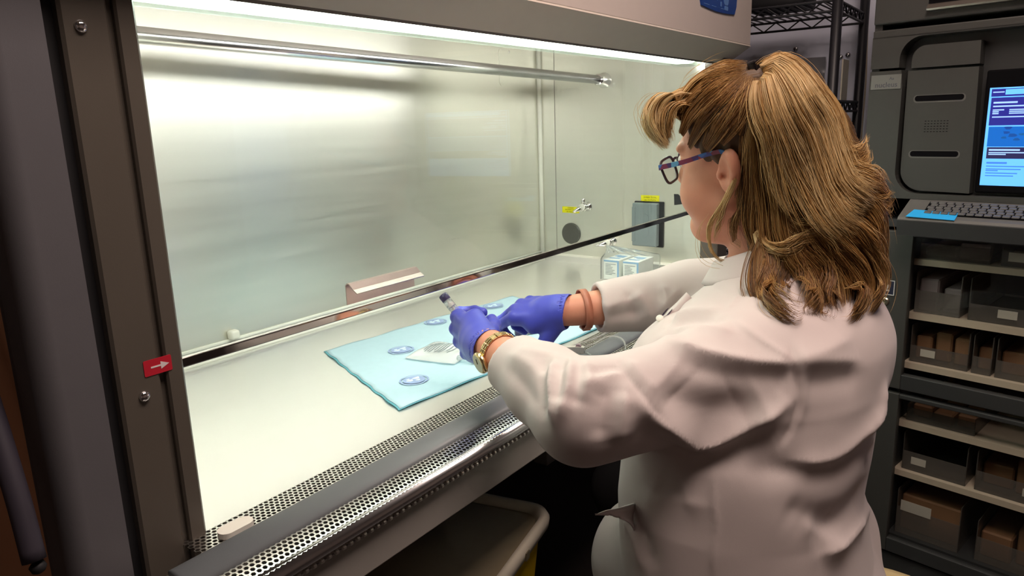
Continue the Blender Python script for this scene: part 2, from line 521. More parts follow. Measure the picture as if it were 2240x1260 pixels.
# ---- left front jamb: cover, gap, post and inner strip
cov = []
for k in range(25):
    a = PI / 2 * k / 24
    cov.append((0.282 - 0.020 * math.sin(a), 0.762 - 0.020 * math.cos(a) + 0.0))
cov = [(0.318, 0.742)] + cov + [(0.262, 0.80), (0.318, 0.80)]
add('jamb_cover', *prism_vf(cov, 0.655, 1.96, 'Z'), PAINT_C, bsc, smooth=False)
box('jamb_gap', 0.316, 0.338, 0.765, 0.80, 0.66, 1.95, BLACK, bsc)
jp = [(0.337, 0.79), (0.337, 0.756), (0.340, 0.753), (0.380, 0.753), (0.383, 0.756), (0.383, 0.761), (0.390, 0.761), (0.390, 0.756), (0.392, 0.753), (0.408, 0.753), (0.411, 0.756), (0.411, 0.79)]
jo = add('jamb_post', *prism_vf(jp, 0.655, 1.95, 'Z'), PAINT_J, bsc)
for x, z in ((0.355, 1.343), (0.362, 0.9675)):
    add('screw', *lathe_vf([(0, 0.0062), (0.0015, 0.006), (0.0035, 0.0045), (0.0045, 0.002)], (x, 0.753, z), (0, -1, 0), 14), CHROME, jo, smooth=True)
RM = frame_m((0.381, 0.7528, 0.9965), (1, 0, 0.0), (0, 0, 1))
ro = plate('arrow_label', rounded(0.031, 0.0175, 0.0015), 0.0006, RM, RED_L, jo)
RMt = RM @ Matrix.Translation((0, 0, 0.0006))
plate('arrow', [(-0.008, -0.0009), (0.003, -0.0009), (0.003, -0.0042), (0.0125, 0.0), (0.003, 0.0042), (0.003, 0.0009), (-0.008, 0.0009)], 0.0003, RMt, WHITE_INK, ro)
# right front jamb
box('jamb_post', 2.075, XRo, 0.745, 0.80, 0.76, 1.420, PAINT_J, bsc, 0.003)

# ---- sash
so = box('sash_pane', XL - 0.006, XR - 0.01, 0.7735, 0.7785, 0.990, 1.395, SASH_GLASS, bsc)
add('sash_trim', *box_vf(XL - 0.006, XR - 0.01, 0.771, 0.780, 0.9790, 0.9905, 0.0015), STEEL_D, so)
hx0, hx1 = 0.668, 0.806
hp = [(0.7725, 0.998), (0.7725, 1.0260), (0.7690, 1.0295), (0.7640, 1.0290), (0.7560, 1.0215), (0.7490, 1.0170)]
HANDLE = mat('warm_tinted_steel', (0.66, 0.56, 0.52, 1), 0.38, 1.0, vary=0.12, vscale=(40, 40, 40), bump=0.06, bscale=600)  # steel whose reddish tint is warm room light mixed into the colour
add('sash_handle', *sheet_vf(hp, 0.0015, hx0, hx1), HANDLE, so)

# ---- hanging rod with end sockets
add('hanging_rod', *tube_vf([(XL + 0.005, 1.133, 1.393), (2.055, 1.133, 1.3655)], 0.0132, 20), STEEL_P, bsc, smooth=True)
ro2 = add('rod_socket', *lathe_vf([(0, 0.024), (0.004, 0.024), (0.008, 0.018), (0.034, 0.0180), (0.045, 0.0160)], (XR, 1.133, 1.3645), (-1, 0, 0.019), 18), CHROME, bsc, smooth=True)

# ---- service fittings on the right wall
def petcock(y, z, knob, turn):
    r = lathe_vf([(0, 0.016), (0.004, 0.016), (0.006, 0.010), (0.022, 0.010), (0.024, 0.013), (0.036, 0.013), (0.038, 0.009)], (XR, y, z), (-1, 0, 0), 18)
    o = add('gas_petcock', *r, CHROME, bsc, smooth=True)
    add('collar', *lathe_vf([(0.036, 0.0105), (0.037, 0.0125), (0.043, 0.0125), (0.044, 0.0105)], (XR, y, z), (-1, 0, 0), 18), WHITE_P, o, smooth=True)
    d = Vector((-0.75, turn, -0.25)).normalized()
    p = Vector((XR - 0.046, y, z))
    add('nozzle', *tube_vf([p, p + d * 0.010, p + d * 0.020, p + d * 0.034], [0.008, 0.0085, 0.006, 0.003], 12), CHROME, o, smooth=True)
    add('valve_cap', *lathe_vf([(0, 0.006), (0.014, 0.0065), (0.020, 0.0065), (0.022, 0.004)], (XR - 0.030, y, z + 0.008), (0, 0, 1), 14), knob, o, smooth=True)
    return o
petcock(1.196, 0.966, CHROME, 0.25)
YCAP = mat('amber_cap', srgb(236, 178, 20), 0.35, vary=0.04)
p2 = petcock(1.104, 0.856, YCAP, 0.9)
dp = add('wall_plug', *lathe_vf([(0, 0.036), (0.003, 0.036), (0.006, 0.033), (0.0065, 0.0)], (XR, 1.2605, 0.872), (-1, 0, 0), 32), DISCGREY, bsc, smooth=False)
# outlet box
ob = box('outlet_box', XR - 0.006, XR, 0.925, 1.024, 0.848, 0.991, BLACK, bsc, 0.002)
box('outlet_cover', XR - 0.028, XR - 0.006, 0.938, 1.021, 0.852, 0.987, BOXGREY, ob, 0.003)
box('cover_hinge', XR - 0.0295, XR - 0.026, 1.010, 1.0215, 0.866, 0.975, BOXGREY, ob, 0.001)
OM = frame_m((XR - 0.028, 0.980, 0.918), (0, -1, 0), (0, 0, 1))
for q in (-0.02, 0.02):
    for k in range(8):
        a0, a1 = 2 * PI * k / 8, 2 * PI * (k + 1) / 8
    ring = [(0.017 * math.cos(t * 2 * PI / 24), q + 0.017 * math.sin(t * 2 * PI / 24)) for t in range(24)]
    plate('cover_ring', ring, 0.0006, OM, BOXGREY, ob)
def wall_label(y, z, w, h, lines, size):
    Mx = frame_m((XR - 0.0002, y, z), (0, -1, 0), (0, 0, 1))
    o = plate('warning_label', rounded(w, h, 0.001), 0.0006, Mx, YELLOW_L, bsc)
    for i, (s, sz) in enumerate(lines):
        yy = (len(lines) / 2 - i - 0.5) * size * 1.45
        text('label_text', s, sz, Mx @ Matrix.Translation((0, yy, 0.0007)), INK, o, 0.0001)
    return o
wall_label(0.973, 0.9985, 0.062, 0.022, (('10 MAX. TOTAL', 0.0062), ('ALL OUTLETS', 0.0062)), 0.0058)
wall_label(1.262, 0.952, 0.066, 0.021, (('CAUTION', 0.0050), ('DISCONNECT BEFORE', 0.0043), ('USE OPEN FLAME', 0.0043)), 0.0044)
bl = plate('black_tag', [(-0.016, -0.016), (0.022, -0.010), (0.022, 0.004), (0.004, 0.010), (-0.004, 0.018), (-0.018, 0.018)], 0.001, frame_m((XR, 0.876, 0.998), (0, -1, 0), (0, 0, 1)), BLACK, bsc)
# ================================================================== things on the work surface
PAD = mat('blue_pad_paper', srgb(170, 200, 211), 0.75, 0.0, vary=0.04, vscale=(60, 60, 60), bump=0.15, bscale=260, bstretch=(0.25, 1.6, 1))
PAD_D = mat('teal_pad_backing', srgb(104, 178, 194), 0.7, 0.0, vary=0.05, bump=0.1, bscale=300)
PAD_INK = mat('pad_print_ink', srgb(142, 162, 200), 0.7, 0.0, vary=0.06)
PAD_WHITE = mat('pad_print_gap', srgb(205, 232, 238), 0.7, 0.0, vary=0.02)

# absorbent pad: a draped sheet with creases
A, B, C_, D_ = [np.array(p) for p in ((0.959, 1.189), (0.806, 0.822), (1.436, 0.768), (1.555, 1.127))]
def pad_xy(s, t):          # s along the long side, t from the front edge to the back edge
    return (B * (1 - s) + C_ * s) * (1 - t) + (A * (1 - s) + D_ * s) * t
def pad_z(s, t):
    z = 0.7836 + 0.0007 * math.sin(9 * s + 3 * t) * math.sin(7 * t + 1)
    for c in (0.33, 0.66):
        z += 0.0014 * math.exp(-((t - c) / 0.012) ** 2)
    z += 0.0016 * math.exp(-((s - 0.46) / 0.008) ** 2)
    e = min(s, 1 - s, t, 1 - t)
    z += 0.0010 * math.sin(30 * s + 17 * t) * math.exp(-e / 0.03) * (1 if e < 0.1 else 0)
    return z
def pad_mesh(name, dz, grow, material, parent):
    n, m = 64, 40
    V, F = [], []
    for j in range(m + 1):
        for i in range(n + 1):
            s, t = i / n, j / m
            s2 = s * (1 + 2 * grow) - grow + 0.002 * math.sin(40 * t) ; t2 = t * (1 + 2 * grow) - grow
            p = pad_xy(s2, t2)
            V.append((p[0], p[1], pad_z(s, t) + dz))
    k = (n + 1) * (m + 1)
    V += [(x, y, z - 0.0009) for x, y, z in V]
    for j in range(m):
        for i in range(n):
            a = j * (n + 1) + i
            F.append([a, a + 1, a + n + 2, a + n + 1])
            F.append([k + a, k + a + n + 1, k + a + n + 2, k + a + 1])
    rim = [i for i in range(n)] + [n + j * (n + 1) for j in range(m)] + [m * (n + 1) + n - i for i in range(n)] + [(m - j) * (n + 1) for j in range(m)]
    for a, b in zip(rim, rim[1:] + rim[:1]):
        F.append([a, k + a, k + b, b])
    return add(name, V, F, material, parent, smooth=True)
pad = empty('absorbent_pad', (1.18, 0.98, ZT), 'pale blue absorbent pad printed with round emblems, spread on the steel work surface', 'pad')
pad_mesh('backing_sheet', -0.0012, 0.006, PAD_D, pad)
top = pad_mesh('top_sheet', 0.0, 0.0, PAD, pad)
# printed emblems: double ring with a pale two-lobed figure
def emblem(x, y, half=False):
    ang = math.atan2((C_ - B)[1], (C_ - B)[0])
    ca, sa = math.cos(ang), math.sin(ang)
    def put(pts, z):
        out = []
        for px, py in pts:
            out.append((x + px * ca - py * sa, y + px * sa + py * ca, z))
        return out
    def ring(r0, r1, z, a0=0, a1=2 * PI, n=40):
        V, F = [], []
        for k in range(n + 1):
            a = a0 + (a1 - a0) * k / n
            V += put([(r0 * math.cos(a) * 1.12, r0 * math.sin(a)), (r1 * math.cos(a) * 1.12, r1 * math.sin(a))], z)
        for k in range(n):
            F.append([2 * k, 2 * k + 1, 2 * k + 3, 2 * k + 2])
        return V, F
    z = 0.7862
    a0, a1 = (0, 2 * PI) if not half else (PI, 2 * PI)
    o = add('printed_emblem', *merge(ring(0.0225, 0.0255, z, a0, a1), ring(0.0, 0.0195, z, a0, a1)), PAD_INK, top)
    if not half:
        def blob(cx, cy, r):
            return [put([(cx + r * (1 + 0.35 * math.sin(3 * t)) * math.cos(t), cy + r * (1 + 0.3 * math.cos(2 * t)) * math.sin(t)) for t in [2 * PI * k / 20 for k in range(20)]], z + 0.0003), [list(range(20))]]
        add('emblem_figure', *merge(blob(-0.0085, 0.001, 0.0062), blob(0.0085, 0.003, 0.0066), blob(0.004, -0.007, 0.0042), blob(-0.007, 0.009, 0.0034)), PAD_WHITE, top)
for x, y in ((1.243, 1.128), (1.039, 1.044), (0.917, 0.893), (1.434, 1.100), (1.20, 0.84)):
    emblem(x, y)

# infusion bag lying on the pad
BAGM = glass_mat('clear_bag_film', (0.95, 0.98, 0.98), 0.12, 0.40, srgb(246, 248, 246))
FLUID = glass_mat('bag_fluid', (0.90, 0.96, 0.96), 0.05, 0.10, srgb(215, 228, 226))
PRINT = mat('grey_print', srgb(96, 106, 110), 0.6, vary=0.05)
PLAST_C = glass_mat('clear_plastic', (0.92, 0.95, 0.96), 0.08, 0.22, srgb(214, 224, 226))
DARKSTOP = mat('dark_rubber_stopper', srgb(58, 48, 84), 0.45, vary=0.08)
GREYSTOP = mat('grey_port_stopper', srgb(140, 128, 140), 0.5, vary=0.08)
ib = empty('infusion_bag', (1.07, 0.945, 0.785), 'clear fluid bag with printed text and a grey port, lying under the left hand', 'fluid bag')
BM = Matrix.Translation((1.065, 0.950, 0.7872)) @ Matrix.Rotation(math.radians(10), 4, 'Z')
V, F = [], []
n, m = 28, 32
for side in (1, -1):
    for j in range(m + 1):
        for i in range(n + 1):
            u, v = i / n * 2 - 1, j / m * 2 - 1
            w = 0.058 * (1 - 0.10 * max(0, -v) ** 4 - 0.06 * max(0, v) ** 6)
            h = max(0.0, (1 - u ** 4)) * max(0.0, (1 - v ** 4))
            z = 0.0005 + side * 0.0105 * h ** 0.7 * (1 + 0.12 * math.sin(5 * u + 4 * v)) if side > 0 else 0.0005 - 0.0012 * h
            if abs(v) > 0.9: z = 0.0008 * side
            V.append((u * w, v * 0.057, z))
for s in range(2):
    b = s * (n + 1) * (m + 1)
    for j in range(m):
        for i in range(n):
            a = b + j * (n + 1) + i
            F.append([a, a + 1, a + n + 2, a + n + 1] if s == 0 else [a, a + n + 1, a + n + 2, a + 1])
bg = add('bag_film', V, F, BAGM, ib, smooth=True, M=BM)
for k, (y, w) in enumerate((y_ * 0.76, w_) for y_, w_ in ((0.040, 0.05), (0.033, 0.062), (0.026, 0.058), (0.019, 0.064), (0.012, 0.040), (0.004, 0.060), (-0.003, 0.052), (-0.010, 0.062), (-0.022, 0.030), (-0.034, 0.058))):
    pv = [(-w / 2 + w * i / 8, y, 0) for i in range(9)]
    V2, F2 = [], []
    for x, yy, _ in pv:
        for dy in (-0.0011, 0.0011):
            u, v = x / 0.058, (yy + dy) / 0.057
            h = max(0, 1 - u ** 4) * max(0, 1 - v ** 4)
            V2.append((x, yy + dy, 0.0012 + 0.0105 * h ** 0.7 * (1 + 0.12 * math.sin(5 * u + 4 * v))))
    F2 = [[2 * i, 2 * i + 2, 2 * i + 3, 2 * i + 1] for i in range(8)]
    add('printed_line', V2, F2, PRINT, bg, M=BM)
pt = add('bag_port', *tube_vf([(-0.030, -0.052, 0.004), (-0.030, -0.086, 0.0065)], 0.0058, 14), PLAST_C, ib, smooth=True, M=BM)
add('port_stopper', *lathe_vf([(0, 0.0066), (0.005, 0.0072), (0.007, 0.006), (0.0072, 0.003)], (-0.030, -0.084, 0.0065), (0, -1, 0.05), 16), GREYSTOP, pt, M=BM, smooth=True)
add('bag_port', *tube_vf([(0.010, -0.052, 0.004), (0.010, -0.070, 0.005)], 0.0045, 12), PLAST_C, ib, smooth=True, M=BM)

# capped vial-style syringe lying by the cuff
vs = empty('labelled_vial', (1.28, 0.87, 0.788), 'short purple-capped vial with white label lying beside the right hand', 'vial')
p0, p1 = Vector((1.246, 0.897, 0.7915)), Vector((1.312, 0.850, 0.7915))
d = (p1 - p0).normalized()
add('vial_barrel', *tube_vf([p0 + d * 0.022, p0 + d * 0.075], 0.0068, 16), PLAST_C, vs, smooth=True)
add('vial_label', *tube_vf([p0 + d * 0.030, p0 + d * 0.070], 0.0071, 16, cap=False), WHITE_P, vs, smooth=True)
add('vial_cap', *tube_vf([p0, p0 + d * 0.002, p0 + d * 0.018, p0 + d * 0.022], [0.006, 0.0078, 0.0078, 0.0068], 16), DARKSTOP, vs, smooth=True)

# boxed supplies in a clear bag near the right wall
CARD = mat('white_carton', srgb(232, 236, 228), 0.6, vary=0.03)
CBLUE = mat('carton_blue_print', srgb(128, 170, 205), 0.6, vary=0.06)
def carton(y0, which):
    o = empty('supply_carton', (1.925, y0 - 0.0235, ZT), 'white and blue printed carton in clear bag, the %s of the pair' % which, 'carton', 'bagged supply cartons')
    b = box('carton_body', 1.872, 1.972, y0 - 0.050, y0, 0.7815, 0.8405, CARD, o, 0.001)
    Mx = frame_m((1.8718, y0 - 0.025, 0.811), (0, -1, 0), (0, 0, 1))
    box('blue_band', -0.025, 0.025, 0.0235, 0.0285, 0, 0.0004, CBLUE, b, M=Mx)
    box('blue_band', 0.019, 0.025, -0.029, 0.0235, 0, 0.0004, CBLUE, b, M=Mx)
    for k, w in enumerate((0.034, 0.018, 0.024, 0.022, 0.030, 0.026, 0.033, 0.022)):
        y = 0.0165 - k * 0.0044
        box('print_line', -0.0195, -0.0195 + w, y - 0.0007, y + 0.0007, 0, 0.0003, PRINT, b, M=Mx)
    Mt = frame_m((1.922, y0 - 0.025, 0.8405), (0, -1, 0), (1, 0, 0))
    for (x, y, w, h) in ((-0.004, -0.02, 0.034, 0.012), (0.004, 0.012, 0.022, 0.03), (-0.014, 0.02, 0.012, 0.022)):
        box('blue_panel', x - w / 2, x + w / 2, y - h / 2, y + h / 2, 0, 0.0003, CBLUE, b, M=Mt)
carton(1.016, 'farther')
carton(0.953, 'nearer')
pb = []
BAGF = glass_mat('thin_clear_film', (0.95, 0.97, 0.98), 0.12, 0.10, srgb(220, 228, 228))
ring_b = [(1.862, 1.022), (1.862, 0.893), (1.985, 0.885), (1.985, 1.022)]
V, F = [], []
lev = [(0.7815, 1.0, 0.0), (0.842, 1.0, 0.0), (0.848, 0.96, 0.0), (0.862, 0.62, 0.35), (0.880, 0.18, 0.75)]
cx, cy = 1.924, 0.956
N = 32
for z, s, pull in lev:
    for k in range(N):
        a = k / N * 4
        i = int(a) % 4; t = a - int(a)
        p = np.array(ring_b[i]) * (1 - t) + np.array(ring_b[(i + 1) % 4]) * t
        q = np.array((cx, cy)) + (p - np.array((cx, cy))) * s
        q = q * (1 - pull) + (np.array((1.868, 1.022)) + (q - np.array((cx, cy))) * 0.3) * pull
        w = 0.004 * math.sin(k * 2.4 + z * 90) * (0.3 + pull)
        V.append((q[0] + w * 0.5, q[1] + w, z + (0.008 * math.sin(k * 1.7) * s if z > 0.85 else 0)))
for j in range(len(lev) - 1):
    for k in range(N):
        F.append([j * N + k, j * N + (k + 1) % N, (j + 1) * N + (k + 1) % N, (j + 1) * N + k])
pbo = add('clear_plastic_bag', V, F, BAGF, smooth=True)
tag(pbo, 'clear plastic bag around the two cartons, twisted up at one corner', 'plastic bag')

# tubing set with clamp on the armrest
TUBE = glass_mat('clear_tubing', (0.93, 0.95, 0.95), 0.08, 0.30, srgb(224, 226, 220))
ts = empty('tubing_set', (1.22, 0.68, 0.79), 'thin clear tubing loop with white roller clamp lying over the armrest', 'tubing')
loop = [(1.150, 0.728, 0.800), (1.185, 0.705, 0.8005), (1.241, 0.699, 0.797), (1.304, 0.698, 0.797), (1.305, 0.668, 0.797), (1.262, 0.636, 0.792), (1.190, 0.612, 0.786), (1.155, 0.622, 0.788), (1.168, 0.655, 0.795), (1.175, 0.676, 0.800), (1.150, 0.690, 0.803)]
add('tube', *tube_vf(smooth_path(loop, 8), 0.0021, 8), TUBE, ts, smooth=True)
add('tube', *tube_vf(smooth_path([(1.392, 0.712, 0.7995), (1.34, 0.710, 0.7995), (1.28, 0.716, 0.797), (1.22, 0.735, 0.7935), (1.17, 0.752, 0.787)], 6), 0.0021, 8), TUBE, ts, smooth=True)
CM = frame_m((1.160, 0.706, 0.8065), (0.35, -0.93, 0.0), (0, 0, 1))
rc = add('roller_clamp', *prism_vf([(-0.030, -0.005), (0.030, -0.005), (0.030, 0.007), (0.016, 0.008), (-0.030, 0.004)], -0.006, 0.006, 'Z'), WHITE_P, ts, M=CM)
add('clamp_wheel', *lathe_vf([(-0.0035, 0.0055), (0.0035, 0.0055)], (0.018, 0.007, 0), (0, 0, 1), 16), mat('mauve_plastic', srgb(190, 165, 175), 0.5, vary=0.05), rc, M=CM)

# ================================================================== below and around the cabinet
BINW = mat('white_bin_rim', srgb(206, 198, 180), 0.45, vary=0.04)
BINY = mat('yellow_bin_plastic', srgb(222, 186, 8), 0.45, vary=0.06)
LINER = mat('milky_liner', srgb(150, 138, 112), 0.6, vary=0.08, bump=0.1, bscale=60)
bn = empty('waste_bin', (0.98, 0.79, 0.0), 'yellow waste bin with thick white rolled rim and liner, standing under the apron', 'bin')
BNM = Matrix.Translation((0.905, 0.835, 0.0)) @ Matrix.Rotation(math.radians(12), 4, 'Z')
def rr(w, h, r, z): return [(x, y, z) for x, y in rounded(w, h, r, 6)]
def loft(rings, close=False):
    V, F = [], []
    n = len(rings[0])
    for r in rings: V += r
    for j in range(len(rings) - 1):
        for k in range(n):
            F.append([j * n + k, j * n + (k + 1) % n, (j + 1) * n + (k + 1) % n, (j + 1) * n + k])
    if close:
        F.append(list(range(n))[::-1])
    return V, F
ZR = 0.485
add('bin_body', *loft([rr(0.24, 0.20, 0.03, 0.0), rr(0.33, 0.285, 0.035, ZR - 0.02), rr(0.322, 0.277, 0.033, ZR - 0.02), rr(0.235, 0.195, 0.028, 0.006)], True), BINY, bn, M=BNM, smooth=False)
add('bin_rim', *loft([rr(0.342, 0.297, 0.04, ZR - 0.030), rr(0.362, 0.317, 0.045, ZR - 0.022), rr(0.366, 0.321, 0.046, ZR - 0.006), rr(0.356, 0.311, 0.044, ZR + 0.004), rr(0.336, 0.291, 0.038, ZR + 0.004), rr(0.322, 0.277, 0.034, ZR - 0.008), rr(0.320, 0.275, 0.033, ZR - 0.05)]), BINW, bn, M=BNM, smooth=True)
add('bin_liner', *loft([rr(0.316, 0.271, 0.033, ZR - 0.01), rr(0.30, 0.255, 0.03, ZR - 0.10), rr(0.26, 0.22, 0.03, 0.20), rr(0.05, 0.05, 0.02, 0.14)], True), LINER, bn, M=BNM, smooth=True)
box('rim_latch', 0.02, 0.035, -0.1625, -0.158, ZR - 0.022, ZR - 0.006, mat('dim_grey_latch', srgb(110, 100, 80), 0.5, vary=0.05), bn, M=BNM)

# dark hose hanging at the cabinet's left side
ho = empty('side_hose', (0.22, 0.76, 0.7), 'dark hose with knob end hanging beside the warm-tinted left side', 'hose')
HOSE = mat('dark_hose_rubber', srgb(52, 48, 58), 0.5, vary=0.08)
add('hose_body', *tube_vf(smooth_path([(0.232, 0.93, 1.30), (0.236, 0.86, 1.16), (0.235, 0.80, 1.02), (0.232, 0.757, 0.915), (0.229, 0.735, 0.850)], 6), 0.0105, 12), HOSE, ho, smooth=True)
add('hose_knob', *lathe_vf([(0, 0.004), (0.002, 0.007), (0.008, 0.007), (0.011, 0.004)], (0.229, 0.735, 0.848), (0.3, -0.2, -0.9), 14), BLACK, ho, smooth=True)
# ================================================================== dispensing cabinet on the right
YAW = 0.2
MX = Matrix(((-math.sin(YAW), -math.cos(YAW), 0, 2.05), (-math.cos(YAW), math.sin(YAW), 0, 0.36), (0, 0, 1, 0), (0, 0, 0, 1)))
# local x = along the face to the right, y = out of the face, z = up
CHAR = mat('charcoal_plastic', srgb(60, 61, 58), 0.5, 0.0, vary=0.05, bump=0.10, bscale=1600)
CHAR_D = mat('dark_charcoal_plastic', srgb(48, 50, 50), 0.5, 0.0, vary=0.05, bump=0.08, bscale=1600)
CHAR_L = mat('grey_ledge_plastic', srgb(96, 96, 93), 0.5, 0.0, vary=0.05, bump=0.08, bscale=1600)
SLOT = mat('slot_black', (0.005, 0.005, 0.006, 1), 0.8, vary=0.1, spec=0.05)
TINT_GLASS = glass_mat('door_acrylic', (0.94, 0.94, 0.94), 0.03)
SHELFM = mat('shelf_edge_plastic', srgb(196, 184, 162), 0.5, vary=0.05)
WMED = 0.62
mc = empty('dispensing_cabinet', (2.29, 0.10, 0.0), 'charcoal dispensing cabinet with screen, keyboard ledge and clear doors, right of the woman', 'cabinet')
def mbox(name, x0, x1, y0, y1, z0, z1, m, parent=mc, bev=0.0, seg=2):
    return box(name, x0, x1, y0, y1, z0, z1, m, parent, bev, seg, M=MX)
DEP = -0.50
mbox('carcass_side', 0.0, 0.018, DEP, -0.004, 0.0, 1.78, CHAR)
mbox('carcass_side', WMED - 0.018, WMED, DEP, -0.004, 0.0, 1.78, CHAR)
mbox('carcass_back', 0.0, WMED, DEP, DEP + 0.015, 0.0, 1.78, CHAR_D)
mbox('carcass_top', 0.0, WMED, DEP, -0.004, 1.77, 1.785, CHAR)
mbox('plinth', 0.0, WMED, DEP, -0.01, 0.0, 0.06, CHAR_D)
mbox('mid_deck', 0.018, WMED - 0.018, DEP, -0.02, 0.955, 0.975, CHAR_D)
# top drawer with bright pull
td = mbox('top_drawer', 0.0, WMED, -0.40, 0.006, 1.447, 1.76, CHAR, mc, 0.004)
mbox('drawer_recess', 0.121, 0.50, 0.004, 0.0075, 1.478, 1.50, SLOT, td)
add('drawer_pull', *prism_vf([(0.006, 1.466), (0.020, 1.466), (0.022, 1.470), (0.012, 1.480), (0.006, 1.482)], 0.121, 0.50, 'X'), mat('satin_pull', (0.72, 0.64, 0.56, 1), 0.3, 1.0, vary=0.06), td, M=MX)
# fascia: header strip, side cheek, recessed bay with rounded corner
fa = mbox('fascia_header', 0.0, WMED, -0.05, 0.004, 1.412, 1.434, CHAR, mc, 0.003)
def fascia(zlo, zhi, name):
    """left cheek whose inner edge rounds off at top (zhi) or bottom (zlo)"""
    pts = [(0.0, zlo), (0.0, zhi)]
    return pts
# upper left piece (above the row seam) with concave rounded inner corner
cor = [(0.066 + 0.050 - 0.050 * math.cos(PI / 2 * k / 8), 1.364 + 0.050 * math.sin(PI / 2 * k / 8)) for k in range(9)]
up = [(0.0, 1.344), (0.066, 1.344)] + cor + [(0.62, 1.414), (0.62, 1.418), (0.0, 1.418)]
add('fascia_upper', *prism_vf(up, -0.05, 0.004, 'Y'), CHAR, mc, M=MX)
corb = [(0.077 + 0.055 - 0.055 * math.cos(PI / 2 * k / 8), 1.098 - 0.055 * math.sin(PI / 2 * k / 8)) for k in range(9)]
lw = [(0.0, 1.338), (0.072, 1.338), (0.077, 1.30)] + corb + [(0.62, 1.043), (0.62, 1.030), (0.0, 1.030)]
fl = add('fascia_lower', *prism_vf(lw, -0.05, 0.004, 'Y'), CHAR, mc, M=MX)
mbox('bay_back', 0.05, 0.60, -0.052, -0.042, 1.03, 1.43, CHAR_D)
# locker panel with two slots
pn = [(0.090 + 0.03 - 0.03 * math.cos(PI / 2 * k / 6), 1.362 + 0.03 * math.sin(PI / 2 * k / 6)) for k in range(7)]
pu = [(0.090, 1.341)] + pn + [(0.232, 1.392), (0.234, 1.341)]
add('locker_cap', *prism_vf(pu, -0.040, -0.008, 'Y'), CHAR, mc, M=MX)
pb_ = [(0.086 + 0.05 - 0.05 * math.cos(PI / 2 * k / 8), 1.100 - 0.05 * math.sin(PI / 2 * k / 8)) for k in range(9)]
pl = [(0.084, 1.335)] + pb_ + [(0.241, 1.048), (0.234, 1.335)]
lk = add('locker_panel', *prism_vf(pl, -0.040, -0.006, 'Y'), CHAR, mc, M=MX)
for z in (1.2695, 1.139):
    plate('panel_slot', rounded(0.105, 0.013, 0.006), 0.001, MX @ frame_m((0.1575, -0.0058, z), (1, 0, 0), (0, 0, 1)) @ Matrix.Scale(-1, 4, (0, 0, 1)), SLOT, lk)
    plate('slot_rim', rounded(0.112, 0.018, 0.008), 0.0004, MX @ frame_m((0.1575, -0.0060, z - 0.0012), (1, 0, 0), (0, 0, 1)) @ Matrix.Scale(-1, 4, (0, 0, 1)), CHAR_L, lk)
vents = []
for j in range(5):
    for i in range(8):
        x, z = 0.133 + i * 0.0068, 1.216 - j * 0.0062
        vents.append(box_vf(x - 0.0018, x + 0.0018, -0.0062, -0.0055, z - 0.0007, z + 0.0007))
add('speaker_vents', *merge(*vents), SLOT, lk, M=MX)
# badge
BADGE = mat('badge_grey', srgb(112, 114, 110), 0.3, vary=0.04)
BINK = mat('badge_ink', srgb(70, 72, 84), 0.5, vary=0.04)
bd = mbox('badge', 0.004, 0.074, 0.004, 0.0055, 1.295, 1.329, BADGE, fl)
TM = MX @ Matrix(((1, 0, 0, 0.040), (0, 0, 1, 0.0056), (0, 1, 0, 1.305), (0, 0, 0, 1)))
text('badge_text', 'nucleus', 0.0175, TM, BINK, bd, 0.0002)
text('badge_mark', 'Aa', 0.010, TM @ Matrix.Translation((0.012, 0.0145, 0)), BINK, bd, 0.0002)
# screen
def emis(name, c, e): return mat(name, c, 0.4, 0.0, emit=e)
S_SKY = emis('screen_sky_blue', srgb(96, 176, 255), 1.0)
S_MID = emis('screen_mid_blue', srgb(0, 92, 182), 0.9)
S_NAVY = emis('screen_navy', srgb(34, 36, 140), 0.7)
S_DARK = emis('screen_dusk', srgb(38, 36, 84), 0.6)
S_TXT = emis('screen_text', srgb(150, 190, 255), 1.0)
S_TXD = emis('screen_dim_text', srgb(60, 120, 215), 0.9)
mon = mbox('monitor', 0.249, 0.585, -0.040, -0.012, 1.050, 1.325, SLOT, mc, 0.004)
sc = mbox('screen', 0.259, 0.575, -0.0125, -0.0110, 1.068, 1.286, S_SKY, mon)
def srect(name, x0, x1, z0, z1, m, lift=0.0003):
    return mbox(name, x0, x1, -0.0110, -0.0110 + lift, z0, z1, m, sc)
srect('screen_field', 0.263, 0.572, 1.2665, 1.2830, S_NAVY)
srect('screen_field', 0.290, 0.572, 1.2700, 1.2815, S_SKY, 0.0006)
srect('screen_field', 0.264, 0.572, 1.2030, 1.2640, S_NAVY)
srect('screen_field', 0.265, 0.572, 1.1560, 1.2000, S_MID)
srect('screen_field', 0.266, 0.572, 1.1290, 1.1545, S_DARK)
for (x, z, w, h) in ((0.266, 1.276, 0.022, 0.0024), (0.269, 1.2530, 0.046, 0.0038), (0.269, 1.2450, 0.072, 0.0030), (0.269, 1.2370, 0.022, 0.0026), (0.269, 1.2330, 0.012, 0.0026), (0.269, 1.2290, 0.012, 0.0026),
                     (0.301, 1.2370, 0.028, 0.0024), (0.301, 1.2330, 0.060, 0.0024), (0.301, 1.2290, 0.055, 0.0024), (0.269, 1.2215, 0.085, 0.0026),
                     (0.270, 1.1485, 0.060, 0.0036), (0.270, 1.1425, 0.072, 0.0024), (0.270, 1.1385, 0.034, 0.0024)):
    srect('screen_line', x, x + w, z - h / 2, z + h / 2, S_TXT, 0.0007)
for (z, w, h) in ((1.1195, 0.040, 0.0040), (1.1120, 0.074, 0.0022), (1.1055, 0.068, 0.0022), (1.1020, 0.024, 0.0022), (1.0965, 0.062, 0.0022), (1.0905, 0.055, 0.0022)):
    srect('screen_line', 0.268, 0.268 + w, z - h / 2, z + h / 2, S_TXD, 0.0007)
